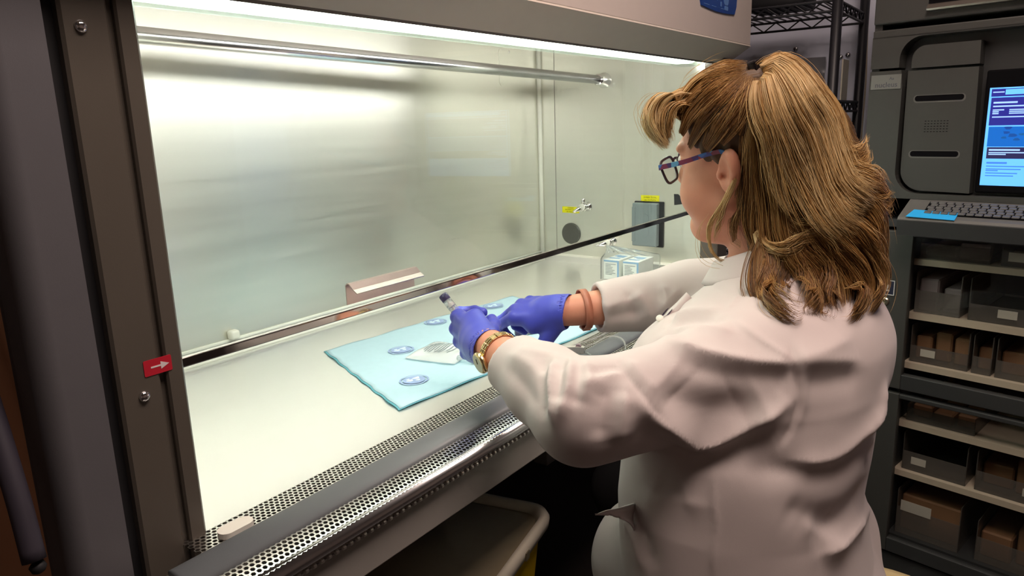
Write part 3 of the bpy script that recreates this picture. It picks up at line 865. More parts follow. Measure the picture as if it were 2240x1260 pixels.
for k, (x, z, r) in enumerate(((0.303, 1.197, 0.007), (0.300, 1.187, 0.006), (0.312, 1.181, 0.008), (0.321, 1.172, 0.006), (0.297, 1.176, 0.005), (0.330, 1.183, 0.005))):
    pts = [(x + r * (1 + 0.3 * math.sin(3 * a + k)) * math.cos(a), z + r * 0.6 * (1 + 0.25 * math.cos(2 * a)) * math.sin(a)) for a in [2 * PI * q / 14 for q in range(14)]]
    add('screen_patch', *prism_vf(pts, -0.0110, -0.0105, 'Y'), emis('screen_patch_blue_%d' % k, srgb(10, 62 + 4 * k, 150), 0.8), sc, M=MX)
# keyboard ledge
kl = add('keyboard_ledge', *prism_vf([(-0.05, 1.030), (0.002, 1.030), (0.075, 0.994), (0.079, 0.988), (0.074, 0.952), (-0.02, 0.950)], 0.118, 0.60, 'X'), CHAR_L, mc, M=MX)
add('ledge_front', *prism_vf([(0.0745, 0.9915), (0.0805, 0.986), (0.0760, 0.950), (0.070, 0.950)], 0.1175, 0.6005, 'X'), CHAR_D, mc, M=MX)
sl = -(1.030 - 0.994) / 0.073
KM = MX @ Matrix(((1, 0, 0, 0.166), (0, 0.897, 0.442, 0.012), (0, -0.442, 0.897, 1.0262), (0, 0, 0, 1)))
box('keyboard_well', 0, 0.41, 0, 0.056, -0.002, 0.0006, SLOT, kl, M=KM)
KEY = mat('key_grey', srgb(92, 92, 92), 0.45, vary=0.06)
kv = box_vf(0, 0.0155, 0, 0.0092, 0.0006, 0.0046, 0.0016, 1)
key0 = None
for j in range(5):
    for i in range(23):
        K = KM @ Matrix.Translation((0.003 + i * 0.0176 + (0.004 if j % 2 else 0), 0.002 + j * 0.0108, 0))
        if key0 is None:
            key0 = add('key', kv[0], kv[1], KEY, kl, M=KM)
            kmesh = bpy.data.meshes.new('key_shared')
            kmesh.from_pydata(kv[0], [], kv[1]); kmesh.materials.append(KEY)
            key0.data = kmesh
            key0.matrix_parent_inverse = Matrix.Identity(4)
            key0.matrix_local = WM[kl.name].inverted() @ K
        else:
            o = key0.copy(); COL.objects.link(o)
            o.matrix_local = WM[kl.name].inverted() @ K
# blue sticky note on the ledge edge
NOTE = mat('blue_note_paper', srgb(40, 172, 240), 0.6, vary=0.03)
nv = []
no = add('sticky_note', *merge(box_vf(0.138, 0.236, 0.052, 0.0775, 0.9975, 0.9981)), NOTE)
V = [(0.136, 0.0795, 0.9955), (0.240, 0.0795, 0.9935), (0.240, 0.050, 1.0075), (0.144, 0.050, 1.0095)]
bpy.data.objects.remove(no)
V = V + [(x, y + 0.0004, z + 0.0008) for x, y, z in V]
no = add('sticky_note', V, [[0, 3, 2, 1], [4, 5, 6, 7], [0, 1, 5, 4], [1, 2, 6, 5], [2, 3, 7, 6], [3, 0, 4, 7]], NOTE, M=MX)
tag(no, 'bright blue sticky note on the edge of the keyboard ledge', 'note')
# clear doors, upper and lower
def door(z0, z1, name_z):
    d = mbox('door_frame_stile', 0.018, 0.132, -0.022, 0.0, z0, z1, CHAR, mc, 0.002)
    mbox('door_frame_stile', 0.575, 0.602, -0.022, 0.0, z0, z1, CHAR, mc, 0.002)
    mbox('door_frame_rail', 0.132, 0.575, -0.022, 0.0, z0, z0 + 0.040, CHAR_D, mc, 0.002)
    mbox('door_frame_rail', 0.132, 0.575, -0.022, 0.0, z1 - 0.012, z1, CHAR_D, mc, 0.002)
    mbox('door_pane', 0.132, 0.575, -0.014, -0.010, z0 + 0.040, z1 - 0.012, TINT_GLASS, mc)
    return d
d1 = door(0.535, 0.947, 0)
d2 = door(0.068, 0.522, 1)
sg = mbox('number_plate', 0.061, 0.099, 0.0, 0.0012, 0.781, 0.820, mat('plate_navy', srgb(42, 46, 66), 0.4, vary=0.04), d1)
fr_w = mat('plate_white', srgb(206, 206, 206), 0.5, vary=0.02)
for a in ((0.061, 0.099, 0.818, 0.820), (0.061, 0.099, 0.781, 0.783), (0.061, 0.063, 0.781, 0.820), (0.097, 0.099, 0.781, 0.820)):
    mbox('plate_border', a[0], a[1], 0.0012, 0.0017, a[2], a[3], fr_w, sg)
text('plate_number', '2', 0.030, MX @ Matrix(((1, 0, 0, 0.080), (0, 0, 1, 0.0014), (0, 1, 0, 0.8005), (0, 0, 0, 1))), fr_w, sg, 0.0002, bold=0.0008)
BRASS = mat('brass_lock', (0.62, 0.55, 0.42, 1), 0.3, 1.0, vary=0.08)
LM = MX
lkv = lathe_vf([(0, 0.0105), (0.002, 0.0105), (0.004, 0.008), (0.004, 0.004), (0.003, 0.0035), (0.003, 0.0)], (0.078, 0.0, 0.763), (0, 1, 0), 24)
add('cam_lock', *lkv, BRASS, d1, M=MX)
for z in (0.877, 0.736, 0.603, 0.440, 0.300):
    mbox('shelf', 0.125, 0.58, -0.40, -0.030, z - 0.016, z, SHELFM)
mbox('shelf', 0.125, 0.58, -0.40, -0.030, 0.095, 0.109, CHAR_D)
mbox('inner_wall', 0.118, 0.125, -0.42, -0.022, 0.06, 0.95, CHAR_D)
# bins standing on the shelves
BIN_CLEAR = glass_mat('smoky_bin_plastic', (0.86, 0.86, 0.84), 0.10, 0.30, srgb(136, 132, 124))
BIN_W = glass_mat('milky_bin_plastic', (0.85, 0.85, 0.85), 0.15, 0.4, srgb(150, 148, 140))
CARDW = mat('bin_card', srgb(190, 186, 172), 0.6, vary=0.05)
TANBOX = mat('tan_contents', srgb(140, 104, 72), 0.7, vary=0.12, vscale=(20, 20, 20))
PALE = mat('pale_contents', srgb(160, 150, 150), 0.6, vary=0.12, vscale=(25, 25, 25))
def bin_(x0, x1, zs, h, label, card=None, m=BIN_CLEAR, fill=None, front=0.6):
    c = MX @ Vector(((x0 + x1) / 2, -0.15, zs))
    o = empty('storage_bin', c, label, 'bin', 'bins on the cabinet shelves')
    t = 0.002
    y0, y1 = -0.36, -0.045
    v = merge(box_vf(x0, x1, y0, y1, zs + 0.0005, zs + 0.0025), box_vf(x0, x0 + t, y0, y1, zs + 0.002, zs + h), box_vf(x1 - t, x1, y0, y1, zs + 0.002, zs + h),
              box_vf(x0, x1, y1 - t, y1, zs + 0.002, zs + h * front), box_vf(x0, x1, y0, y0 + t, zs + 0.002, zs + h))
    b = add('bin_shell', *v, m, o, M=MX)
    if card:
        cx, cz, w, hh = card
        box('label_card', cx - w / 2, cx + w / 2, y1, y1 + 0.001, zs + cz - hh / 2, zs + cz + hh / 2, CARDW, o, M=MX)
    if fill:
        f, fm = fill
        rnd = random.Random(int(x0 * 1000 + zs * 777))
        vs = []
        for k in range(f):
            w = (x1 - x0) / f
            a = x0 + 0.004 + k * w
            hh = h * rnd.uniform(0.45, 0.9)
            vs.append(box_vf(a, a + w - 0.007, -0.32, -0.06 - rnd.uniform(0, 0.04), zs + 0.003, zs + 0.003 + hh, 0.004, 1))
        add('bin_contents', *merge(*vs), fm, o, M=MX)
    return o
bin_(0.136, 0.290, 0.877, 0.048, 'shallow smoky bin at the left of the top shelf', None, BIN_CLEAR, (2, PALE), 0.8)
bin_(0.312, 0.440, 0.877, 0.048, 'shallow bin with white card on the top shelf', (0.346, 0.024, 0.040, 0.021), BIN_CLEAR, (3, TANBOX), 0.8)
bin_(0.134, 0.238, 0.736, 0.105, 'deep bin of pale pouches, left on the second shelf', None, BIN_W, (2, PALE), 0.55)
bin_(0.256, 0.420, 0.736, 0.105, 'deep bin with bright white card on the second shelf', (0.338, 0.026, 0.040, 0.020), BIN_CLEAR, None, 0.4)
bin_(0.134, 0.268, 0.603, 0.098, 'dark bin with small card, left on the third shelf', (0.176, 0.028, 0.034, 0.019), BIN_CLEAR, (3, TANBOX), 0.45)
bin_(0.276, 0.318, 0.603, 0.098, 'narrow bin in the middle of the third shelf', None, BIN_CLEAR, (1, TANBOX), 0.45)
bin_(0.326, 0.450, 0.603, 0.098, 'bin with brown contents at the right of the third shelf', (0.410, 0.03, 0.03, 0.018), BIN_CLEAR, (2, TANBOX), 0.45)
bin_(0.140, 0.300, 0.440, 0.045, 'low bin at the left of the lower cabinet top shelf', None, BIN_CLEAR, (3, TANBOX), 0.8)
bin_(0.140, 0.292, 0.300, 0.105, 'dark bin with faded card in the lower cabinet', (0.180, 0.03, 0.036, 0.02), BIN_CLEAR, None, 0.5)
bin_(0.312, 0.460, 0.300, 0.105, 'dark bin right of the gap in the lower cabinet', (0.43, 0.03, 0.034, 0.02), BIN_CLEAR, (2, TANBOX), 0.5)
bin_(0.138, 0.292, 0.109, 0.130, 'deep bin with flat carton on the lowest shelf', (0.185, 0.085, 0.075, 0.03), BIN_CLEAR, (1, TANBOX), 0.6)
bin_(0.330, 0.480, 0.109, 0.110, 'deep bin at the right of the lowest shelf', None, BIN_CLEAR, (2, TANBOX), 0.6)

# ================================================================== wire shelving behind
WIRE = mat('black_epoxy_wire', (0.012, 0.012, 0.016, 1), 0.45, vary=0.2)
rk = empty('wire_rack', (2.44, 0.9, 0.0), 'tall black wire shelving unit against the blue-grey wall', 'shelving')
PX0, PX1, PY0, PY1 = 2.25, 2.62, 0.492, 1.35
for x in (PX0, PX1):
    for y in (PY0, PY1):
        po = add('post', *tube_vf([(x, y, 0.0), (x, y, 1.88)], 0.0145, 14), WIRE, rk, smooth=True)
def wire_shelf(z):
    sh = add('shelf_rim', *merge(*[tube_vf([a, b], 0.0038, 8) for a, b in (((PX0, PY0, z), (PX0, PY1, z)), ((PX1, PY0, z), (PX1, PY1, z)), ((PX0, PY0, z), (PX1, PY0, z)), ((PX0, PY1, z), (PX1, PY1, z)),
        ((PX0, PY0, z - 0.028), (PX0, PY1, z - 0.028)), ((PX1, PY0, z - 0.028), (PX1, PY1, z - 0.028)), ((PX0, PY0, z - 0.028), (PX1, PY0, z - 0.028)), ((PX0, PY1, z - 0.028), (PX1, PY1, z - 0.028)))]), WIRE, rk)
    for k in range(int((PX1 - PX0) / 0.024)):
        pass
    nw = 34
    for k in range(nw):
        y = PY0 + (PY1 - PY0) * (k + 0.5) / nw
        add('shelf_wire', *tube_vf([(PX0, y, z + 0.003), (PX1, y, z + 0.003)], 0.0024, 6), WIRE, sh)
    tr = []
    def zig(a, b, n):
        a, b = Vector(a), Vector(b)
        pts = []
        for k in range(n + 1):
            p = a.lerp(b, k / n)
            pts.append(p + Vector((0, 0, 0 if k % 2 else -0.028)))
        return tube_vf(pts, 0.0028, 6)
    tr = [zig((PX0, PY0, z), (PX0, PY1, z), 22), zig((PX1, PY0, z), (PX1, PY1, z), 22), zig((PX0, PY0, z), (PX1, PY0, z), 12), zig((PX0, PY1, z), (PX1, PY1, z), 12)]
    add('shelf_truss', *merge(*tr), WIRE, sh)
for z in (0.30, 0.78, 1.275, 1.545):
    wire_shelf(z)
# wall studs and fixings behind the rack
for y, z in ((0.722, 1.463), (0.552, 1.43), (0.575, 1.425)):
    o = add('wall_bolt', *lathe_vf([(0, 0.009), (0.003, 0.009), (0.007, 0.006), (0.008, 0.002)], (2.72, y, z), (-1, 0, 0), 14), STEEL_P, bpy.data.objects['wall_right'], smooth=True)
# clear pouch hung on the rack, white card and dark parcel on the upper shelf
HP = glass_mat('hung_pouch_film', (0.62, 0.62, 0.62), 0.15, 0.25, srgb(90, 88, 84))
V, F = [], []
for j in range(9):
    for i in range(9):
        u, v = i / 8, j / 8
        V.append((2.285 + 0.012 * math.sin(5 * u + 3 * v) + 0.008 * math.sin(9 * v), 0.525 + 0.13 * u, 1.285 + 0.115 * v))
n0 = len(V)
V += [(x + 0.010 + 0.006 * math.sin(i * 0.7), y, z) for i, (x, y, z) in enumerate(V)]
for j in range(8):
    for i in range(8):
        a = j * 9 + i
        F += [[a, a + 1, a + 10, a + 9], [n0 + a, n0 + a + 9, n0 + a + 10, n0 + a + 1]]
tag(add('hanging_pouch', V, F, HP, smooth=True), 'crumpled clear pouch standing on the rack behind the hair', 'pouch')
cdm = mat('white_card', srgb(214, 208, 190), 0.6, vary=0.03)
tag(box('upright_card', 2.44, 2.52, 0.507, 0.511, 1.280, 1.40, cdm), 'narrow white card standing upright between the rack posts', 'card')
tag(box('flat_carton', 2.30, 2.36, 0.53, 0.60, 1.2815, 1.315, mat('grey_carton', srgb(150, 146, 150), 0.6, vary=0.04), None, 0.002), 'small grey carton on the rack behind the ponytail', 'carton')
pv = box_vf(2.33, 2.48, 0.60, 0.78, 1.5505, 1.62, 0.02, 3)
tag(add('dark_parcel', *pv, BLACK, smooth=True), 'dark wrapped parcel on the top wire shelf', 'parcel')
cabl = add('wall_cable', *tube_vf(smooth_path([(2.705, 0.50, 1.85), (2.70, 0.497, 1.60), (2.695, 0.492, 1.46), (2.70, 0.488, 1.34), (2.70, 0.489, 1.18), (2.70, 0.486, 0.9)], 6), 0.0026, 8), mat('beige_cable', srgb(196, 180, 160), 0.5, vary=0.04), smooth=True)
tag(cabl, 'thin beige cable running down the wall between rack and cabinet', 'cable')

# ================================================================== stool
st = empty('stool', (1.16, 0.12, 0.0), 'round beige vinyl stool under the white lab coat', 'stool')
VIN = mat('beige_vinyl', srgb(205, 180, 132), 0.45, vary=0.05)
add('seat', *lathe_vf([(0.0, 0.155), (0.012, 0.178), (0.045, 0.184), (0.065, 0.172), (0.072, 0.15), (0.074, 0.0)], (1.20, 0.14, 0.345), (0, 0, 1), 40), VIN, st, smooth=True)
add('column', *tube_vf([(1.19, 0.13, 0.08), (1.20, 0.14, 0.345)], 0.025, 16), CHROME, st, smooth=True)
for k in range(5):
    a = 2 * PI * k / 5 + 0.3
    lg = add('leg', *tube_vf([(1.19, 0.13, 0.10), (1.19 + 0.24 * math.cos(a), 0.13 + 0.24 * math.sin(a), 0.055)], [0.02, 0.013], 10), BLACK, st, smooth=True)
    add('caster', *lathe_vf([(-0.012, 0.022), (-0.008, 0.026), (0.008, 0.026), (0.012, 0.022)], (1.19 + 0.24 * math.cos(a), 0.13 + 0.24 * math.sin(a), 0.0262), (-math.sin(a), math.cos(a), 0), 16), BLACK, lg, smooth=True)
# ================================================================== signed-distance modelling of soft shapes
def surface_nets(vals, lo, h):
    nx, ny, nz = vals.shape
    neg = vals < 0
    c = [neg[i:nx - 1 + i, j:ny - 1 + j, k:nz - 1 + k] for i in (0, 1) for j in (0, 1) for k in (0, 1)]
    s = np.zeros(c[0].shape, dtype=np.int8)
    for q in c: s += q
    act = (s > 0) & (s < 8)
    idx = np.argwhere(act)
    vid = -np.ones(act.shape, dtype=np.int64)
    vid[act] = np.arange(len(idx))
    acc = np.zeros((len(idx), 3)); cnt = np.zeros(len(idx))
    I, J, K = idx.T
    corners = [(i, j, k) for i in (0, 1) for j in (0, 1) for k in (0, 1)]
    for a in corners:
        for ax in range(3):
            if a[ax] == 1: continue
            b = list(a); b[ax] = 1
            va = vals[I + a[0], J + a[1], K + a[2]]; vb = vals[I + b[0], J + b[1], K + b[2]]
            m = (va < 0) != (vb < 0)
            t = np.where(m, va / np.where(m, va - vb, 1), 0)
            p = np.array(a, float)[None, :] + np.zeros((len(idx), 3))
            p[:, ax] += t
            acc[m] += p[m]; cnt[m] += 1
    V = (idx + acc / cnt[:, None]) * h + np.array(lo)
    F = []
    for ax in range(3):
        o = [0, 1, 2]; o.remove(ax); u, v = o
        sl_a = [slice(1, n - 1) for n in (nx, ny, nz)]; sl_a[ax] = slice(0, vals.shape[ax] - 1)
        sl_b = list(sl_a); sl_b[ax] = slice(1, vals.shape[ax])
        A, B2 = neg[tuple(sl_a)], neg[tuple(sl_b)]
        e = np.argwhere(A != B2)
        if len(e) == 0: continue
        inside_first = A[tuple(e.T)]
        off = np.array([1, 1, 1]); off[ax] = 0
        e = e + off
        du = np.zeros(3, int); du[u] = 1
        dv = np.zeros(3, int); dv[v] = 1
        q = [vid[tuple((e - s1 * du - s2 * dv).T)] for s1, s2 in ((0, 0), (1, 0), (1, 1), (0, 1))]
        Q = np.stack(q, 1)
        flip = inside_first if ax != 1 else ~inside_first
        Q[~flip] = Q[~flip][:, ::-1]
        F.append(Q)
    return V, np.concatenate(F)

def sdf_mesh(fn, lo, hi, h, blk=14):
    lo = np.array(lo, float); hi = np.array(hi, float)
    n = np.ceil((hi - lo) / h).astype(int) + 1
    vals = np.empty(n, dtype=np.float32)
    g = [np.arange(0, m, blk) for m in n]
    bc = np.stack(np.meshgrid(*g, indexing='ij'), -1).reshape(-1, 3)
    cen = lo + (bc + (blk - 1) / 2) * h
    d = fn(cen)
    rad = h * blk * 0.87 * 1.35 + 0.012
    for b, dd in zip(bc, d):
        e = np.minimum(b + blk, n)
        sl = tuple(slice(x, y) for x, y in zip(b, e))
        if abs(dd) > rad:
            vals[sl] = dd
        else:
            P_ = np.stack(np.meshgrid(*[lo[i] + np.arange(b[i], e[i]) * h for i in range(3)], indexing='ij'), -1)
            vals[sl] = fn(P_.reshape(-1, 3)).reshape(P_.shape[:3])
    return surface_nets(vals, lo, h)

def smin(a, b, k):
    t = np.clip(0.5 + 0.5 * (b - a) / k, 0, 1)
    return b * (1 - t) + a * t - k * t * (1 - t)
def smax(a, b, k): return -smin(-a, -b, k)
def s_sphere(p, c, r): return np.linalg.norm(p - np.array(c), axis=1) - r
def s_ell(p, c, r, B_=None):
    q = p - np.array(c)
    if B_ is not None: q = q @ np.array(B_).T
    r = np.array(r, float)
    k0 = np.linalg.norm(q / r, axis=1); k1 = np.linalg.norm(q / (r * r), axis=1)
    return k0 * (k0 - 1.0) / np.maximum(k1, 1e-9)
def s_cone(p, a, b, r1, r2):
    a = np.array(a, float); b = np.array(b, float)
    ab = b - a
    t = np.clip(((p - a) @ ab) / (ab @ ab), 0, 1)
    return np.linalg.norm(p - a - t[:, None] * ab, axis=1) - (r1 + (r2 - r1) * t)
def s_plane(p, c, n):
    n = np.array(n, float); n = n / np.linalg.norm(n)
    return (p - np.array(c)) @ n
def sweep(tab):
    """vertical body of elliptical sections: rows (z, cx, cy, ax, ay)"""
    T = np.array(tab, float)
    def fn(p, grow=0.0):
        z = np.clip(p[:, 2], T[0, 0], T[-1, 0])
        cx, cy, ax, ay = [np.interp(z, T[:, 0], T[:, i]) for i in (1, 2, 3, 4)]
        ax = ax + grow; ay = ay + grow
        x = (p[:, 0] - cx) / ax; y = (p[:, 1] - cy) / ay
        k = (np.abs(x) ** 2.3 + np.abs(y) ** 2.3) ** (1 / 2.3)
        d = (k - 1) * np.minimum(ax, ay)
        return np.maximum(d, np.maximum(T[0, 0] - p[:, 2], p[:, 2] - T[-1, 0]))
    return fn
def unit(v):
    v = np.array(v, float)
    return v / np.linalg.norm(v)
def soft_add(name, VF, material, parent, **k):
    return add(name, VF[0], VF[1], material, parent, smooth=True, **k)

# ================================================================== the operator
SKIN = mat('skin', srgb(214, 150, 124), 0.5, 0.0, vary=0.08, vscale=(45, 45, 45), bump=0.06, bscale=700, spec=0.35)
SKIN.node_tree.nodes['Principled BSDF'].inputs['Subsurface Weight'].default_value = 0.12
SKIN.node_tree.nodes['Principled BSDF'].inputs['Subsurface Radius'].default_value = (0.010, 0.004, 0.002)
COAT = mat('white_coat_cotton', srgb(204, 192, 189), 0.72, 0.0, vary=0.02, vscale=(30, 30, 30), bump=0.10, bscale=1500, sheen=0.15)
GLOVE = mat('blue_nitrile', srgb(74, 84, 200), 0.42, 0.0, vary=0.05, vscale=(60, 60, 60), bump=0.05, bscale=900, sheen=0.1)
TROUSER = mat('black_trousers', srgb(18, 18, 22), 0.8, 0.0, vary=0.15, bump=0.1, bscale=800)
SHOE = mat('black_shoe', srgb(16, 15, 16), 0.45, 0.0, vary=0.1)

person = empty('person', (1.08, 0.26, 0.0), 'seated woman in white lab coat and blue gloves, long blond hair clipped up, glasses', 'person')

# --- skeleton
SH_L, EL_L, WR_L = [np.array(v) for v in ((0.955, 0.268, 0.905), (0.757, 0.440, 0.876), (0.845, 0.660, 0.908))]
SH_R, EL_R, WR_R = [np.array(v) for v in ((1.300, 0.290, 0.950), (1.245, 0.500, 0.918), (1.070, 0.662, 0.910))]
PS, PI_, RO = math.radians(7), math.radians(2.5), math.radians(10.5)
_f = np.array((math.sin(PS) * math.cos(PI_), math.cos(PS) * math.cos(PI_), -math.sin(PI_)))
_r = np.array((math.cos(PS), -math.sin(PS), 0.0))
_u = np.cross(_r, _f)
HR = _r * math.cos(RO) + _u * math.sin(RO); HU = -_r * math.sin(RO) + _u * math.cos(RO); HF = _f
HC = np.array((1.032, 0.364, 1.1605)) + HR * 0.072
HB = np.array([HR, HF, HU])
def hw(r, f, u): return HC + HR * r + HF * f + HU * u
def hl(p): return (p - HC) @ HB.T

def head_sdf(p):
    far = np.linalg.norm(p - HC, axis=1) - 0.115
    near = far < 0.09
    if near.any():
        far[near] = head_near(p[near])
    return far
def head_near(p):
    q = hl(p)
    d = s_ell(q, (0, -0.008, 0.048), (0.074, 0.097, 0.083))
    d = smin(d, s_ell(q, (0, 0.036, -0.020), (0.064, 0.062, 0.088)), 0.03)
    for s in (-1, 1):
        d = smin(d, s_ell(q, (s * 0.041, 0.052, -0.040), (0.031, 0.036, 0.036)), 0.022)     # full cheeks
        d = smin(d, s_cone(q, (s * 0.056, 0.004, -0.050), (s * 0.022, 0.068, -0.098), 0.017, 0.016), 0.03)
        d = smax(d, -s_ell(q, (s * 0.033, 0.098, 0.014), (0.019, 0.013, 0.013)), 0.012)      # eye sockets
        d = smin(d, s_sphere(q, (s * 0.032, 0.078, 0.013), 0.0135), 0.004)
        d = smin(d, s_cone(q, (s * 0.012, 0.093, 0.034), (s * 0.045, 0.083, 0.034), 0.007, 0.006), 0.012)
    d = smin(d, s_ell(q, (0, 0.076, -0.098), (0.026, 0.022, 0.019)), 0.018)                  # chin
    d = smin(d, s_ell(q, (0, 0.048, -0.108), (0.036, 0.036, 0.016)), 0.022)                  # soft under-chin
    d = smin(d, s_cone(q, (0, 0.092, 0.018), (0, 0.107, -0.022), 0.0075, 0.0105), 0.012)     # nose
    for s in (-1, 1):
        d = smin(d, s_sphere(q, (s * 0.011, 0.098, -0.027), 0.0085), 0.008)
    d = smin(d, s_cone(q, (-0.018, 0.088, -0.060), (0.018, 0.088, -0.060), 0.0065, 0.0065), 0.010)
    d = smin(d, s_cone(q, (-0.015, 0.087, -0.070), (0.015, 0.087, -0.070), 0.0068, 0.0068), 0.008)
    d = smax(d, -s_cone(q, (-0.022, 0.097, -0.0650), (0.022, 0.097, -0.0650), 0.0018, 0.0018), 0.004)
    # ears
    for s in (-1, 1):
        e = s_ell(q, (s * 0.0800, -0.012, 0.006), (0.013, 0.0200, 0.034), B_=[[1, s * 0.35, 0], [-s * 0.35, 1, 0.18], [0, -0.18, 1]])
        e = smax(e, -s_ell(q, (s * 0.0925, -0.006, 0.006), (0.0105, 0.0115, 0.023)), 0.004)
        e = smin(e, s_ell(q, (s * 0.0765, 0.005, 0.0), (0.007, 0.005, 0.007)), 0.004)
        e = smax(e, -s_sphere(q, (s * 0.083, -0.004, -0.001), 0.0058), 0.002)
        d = smin(d, e, 0.004)
    return d
NECK0, NECK1 = hw(0, -0.020, -0.070), np.array((1.112, 0.300, 0.985))
TORSO = sweep([(0.42, 1.06, 0.22, 0.20, 0.17), (0.60, 1.03, 0.29, 0.17, 0.14), (0.715, 1.03, 0.31, 0.16, 0.125), (0.83, 1.045, 0.312, 0.165, 0.13), (0.90, 1.07, 0.305, 0.165, 0.12), (0.95, 1.10, 0.30, 0.145, 0.095), (0.985, 1.11, 0.295, 0.10, 0.08), (1.01, 1.112, 0.30, 0.07, 0.065)])
HIP_L, HIP_R = np.array((1.00, 0.24, 0.53)), np.array((1.16, 0.24, 0.53))
KN_L, KN_R = np.array((1.24, 0.62, 0.50)), np.array((1.43, 0.58, 0.50))
AN_L, AN_R = np.array((1.26, 0.52, 0.10)), np.array((1.46, 0.48, 0.10))
def body_sdf(p):
    d = head_sdf(p)
    n = s_cone(p, NECK0, NECK1, 0.053, 0.058)
    n = smin(n, s_cone(p, hw(0, -0.055, -0.04), NECK1 + np.array((0.01, -0.03, 0.0)), 0.035, 0.045), 0.03)
    d = smin(d, n, 0.028)
    d = smin(d, TORSO(p), 0.05)
    for a, b, c in ((SH_L, EL_L, WR_L), (SH_R, EL_R, WR_R)):
        d = smin(d, s_cone(p, a, b, 0.048, 0.039), 0.03)
        d = smin(d, s_cone(p, b, b + (c - b) * 0.45, 0.040, 0.037), 0.02)
        d = smin(d, s_cone(p, b + (c - b) * 0.45, c, 0.037, 0.0265), 0.02)
    for h, k, a in ((HIP_L, KN_L, AN_L), (HIP_R, KN_R, AN_R)):
        d = smin(d, s_cone(p, h, k, 0.085, 0.058), 0.04)
        d = smin(d, s_cone(p, k, a, 0.056, 0.036), 0.02)
    return d
body = soft_add('body', sdf_mesh(body_sdf, (0.68, 0.08, 0.05), (1.54, 0.74, 1.32), 0.0036, 10), SKIN, person)

# --- legs of the trousers, shoes
def trouser_sdf(p):
    d = None
    for h, k, a in ((HIP_L, KN_L, AN_L), (HIP_R, KN_R, AN_R)):
        e = smin(s_cone(p, h, k, 0.094, 0.068), s_cone(p, k, a, 0.066, 0.055), 0.03)
        d = e if d is None else smin(d, e, 0.03)
    d = smin(d, s_ell(p, (1.07, 0.26, 0.52), (0.16, 0.13, 0.09)), 0.05)
    return np.maximum(d, 0.09 - p[:, 2])
soft_add('trousers', sdf_mesh(trouser_sdf, (0.80, 0.0, 0.06), (1.60, 0.76, 0.70), 0.008), TROUSER, person)
for a in (AN_L, AN_R):
    soft_add('shoe', sdf_mesh(lambda p, a=a: np.maximum(smin(s_ell(p, a + np.array((0.0, -0.0, -0.055)), (0.042, 0.06, 0.055)), s_ell(p, a + np.array((0.01, 0.11, -0.075)), (0.044, 0.10, 0.035)), 0.03), 0.001 - p[:, 2]), a + np.array((-0.08, -0.10, -0.12)), a + np.array((0.09, 0.24, 0.05)), 0.005), SHOE, person)

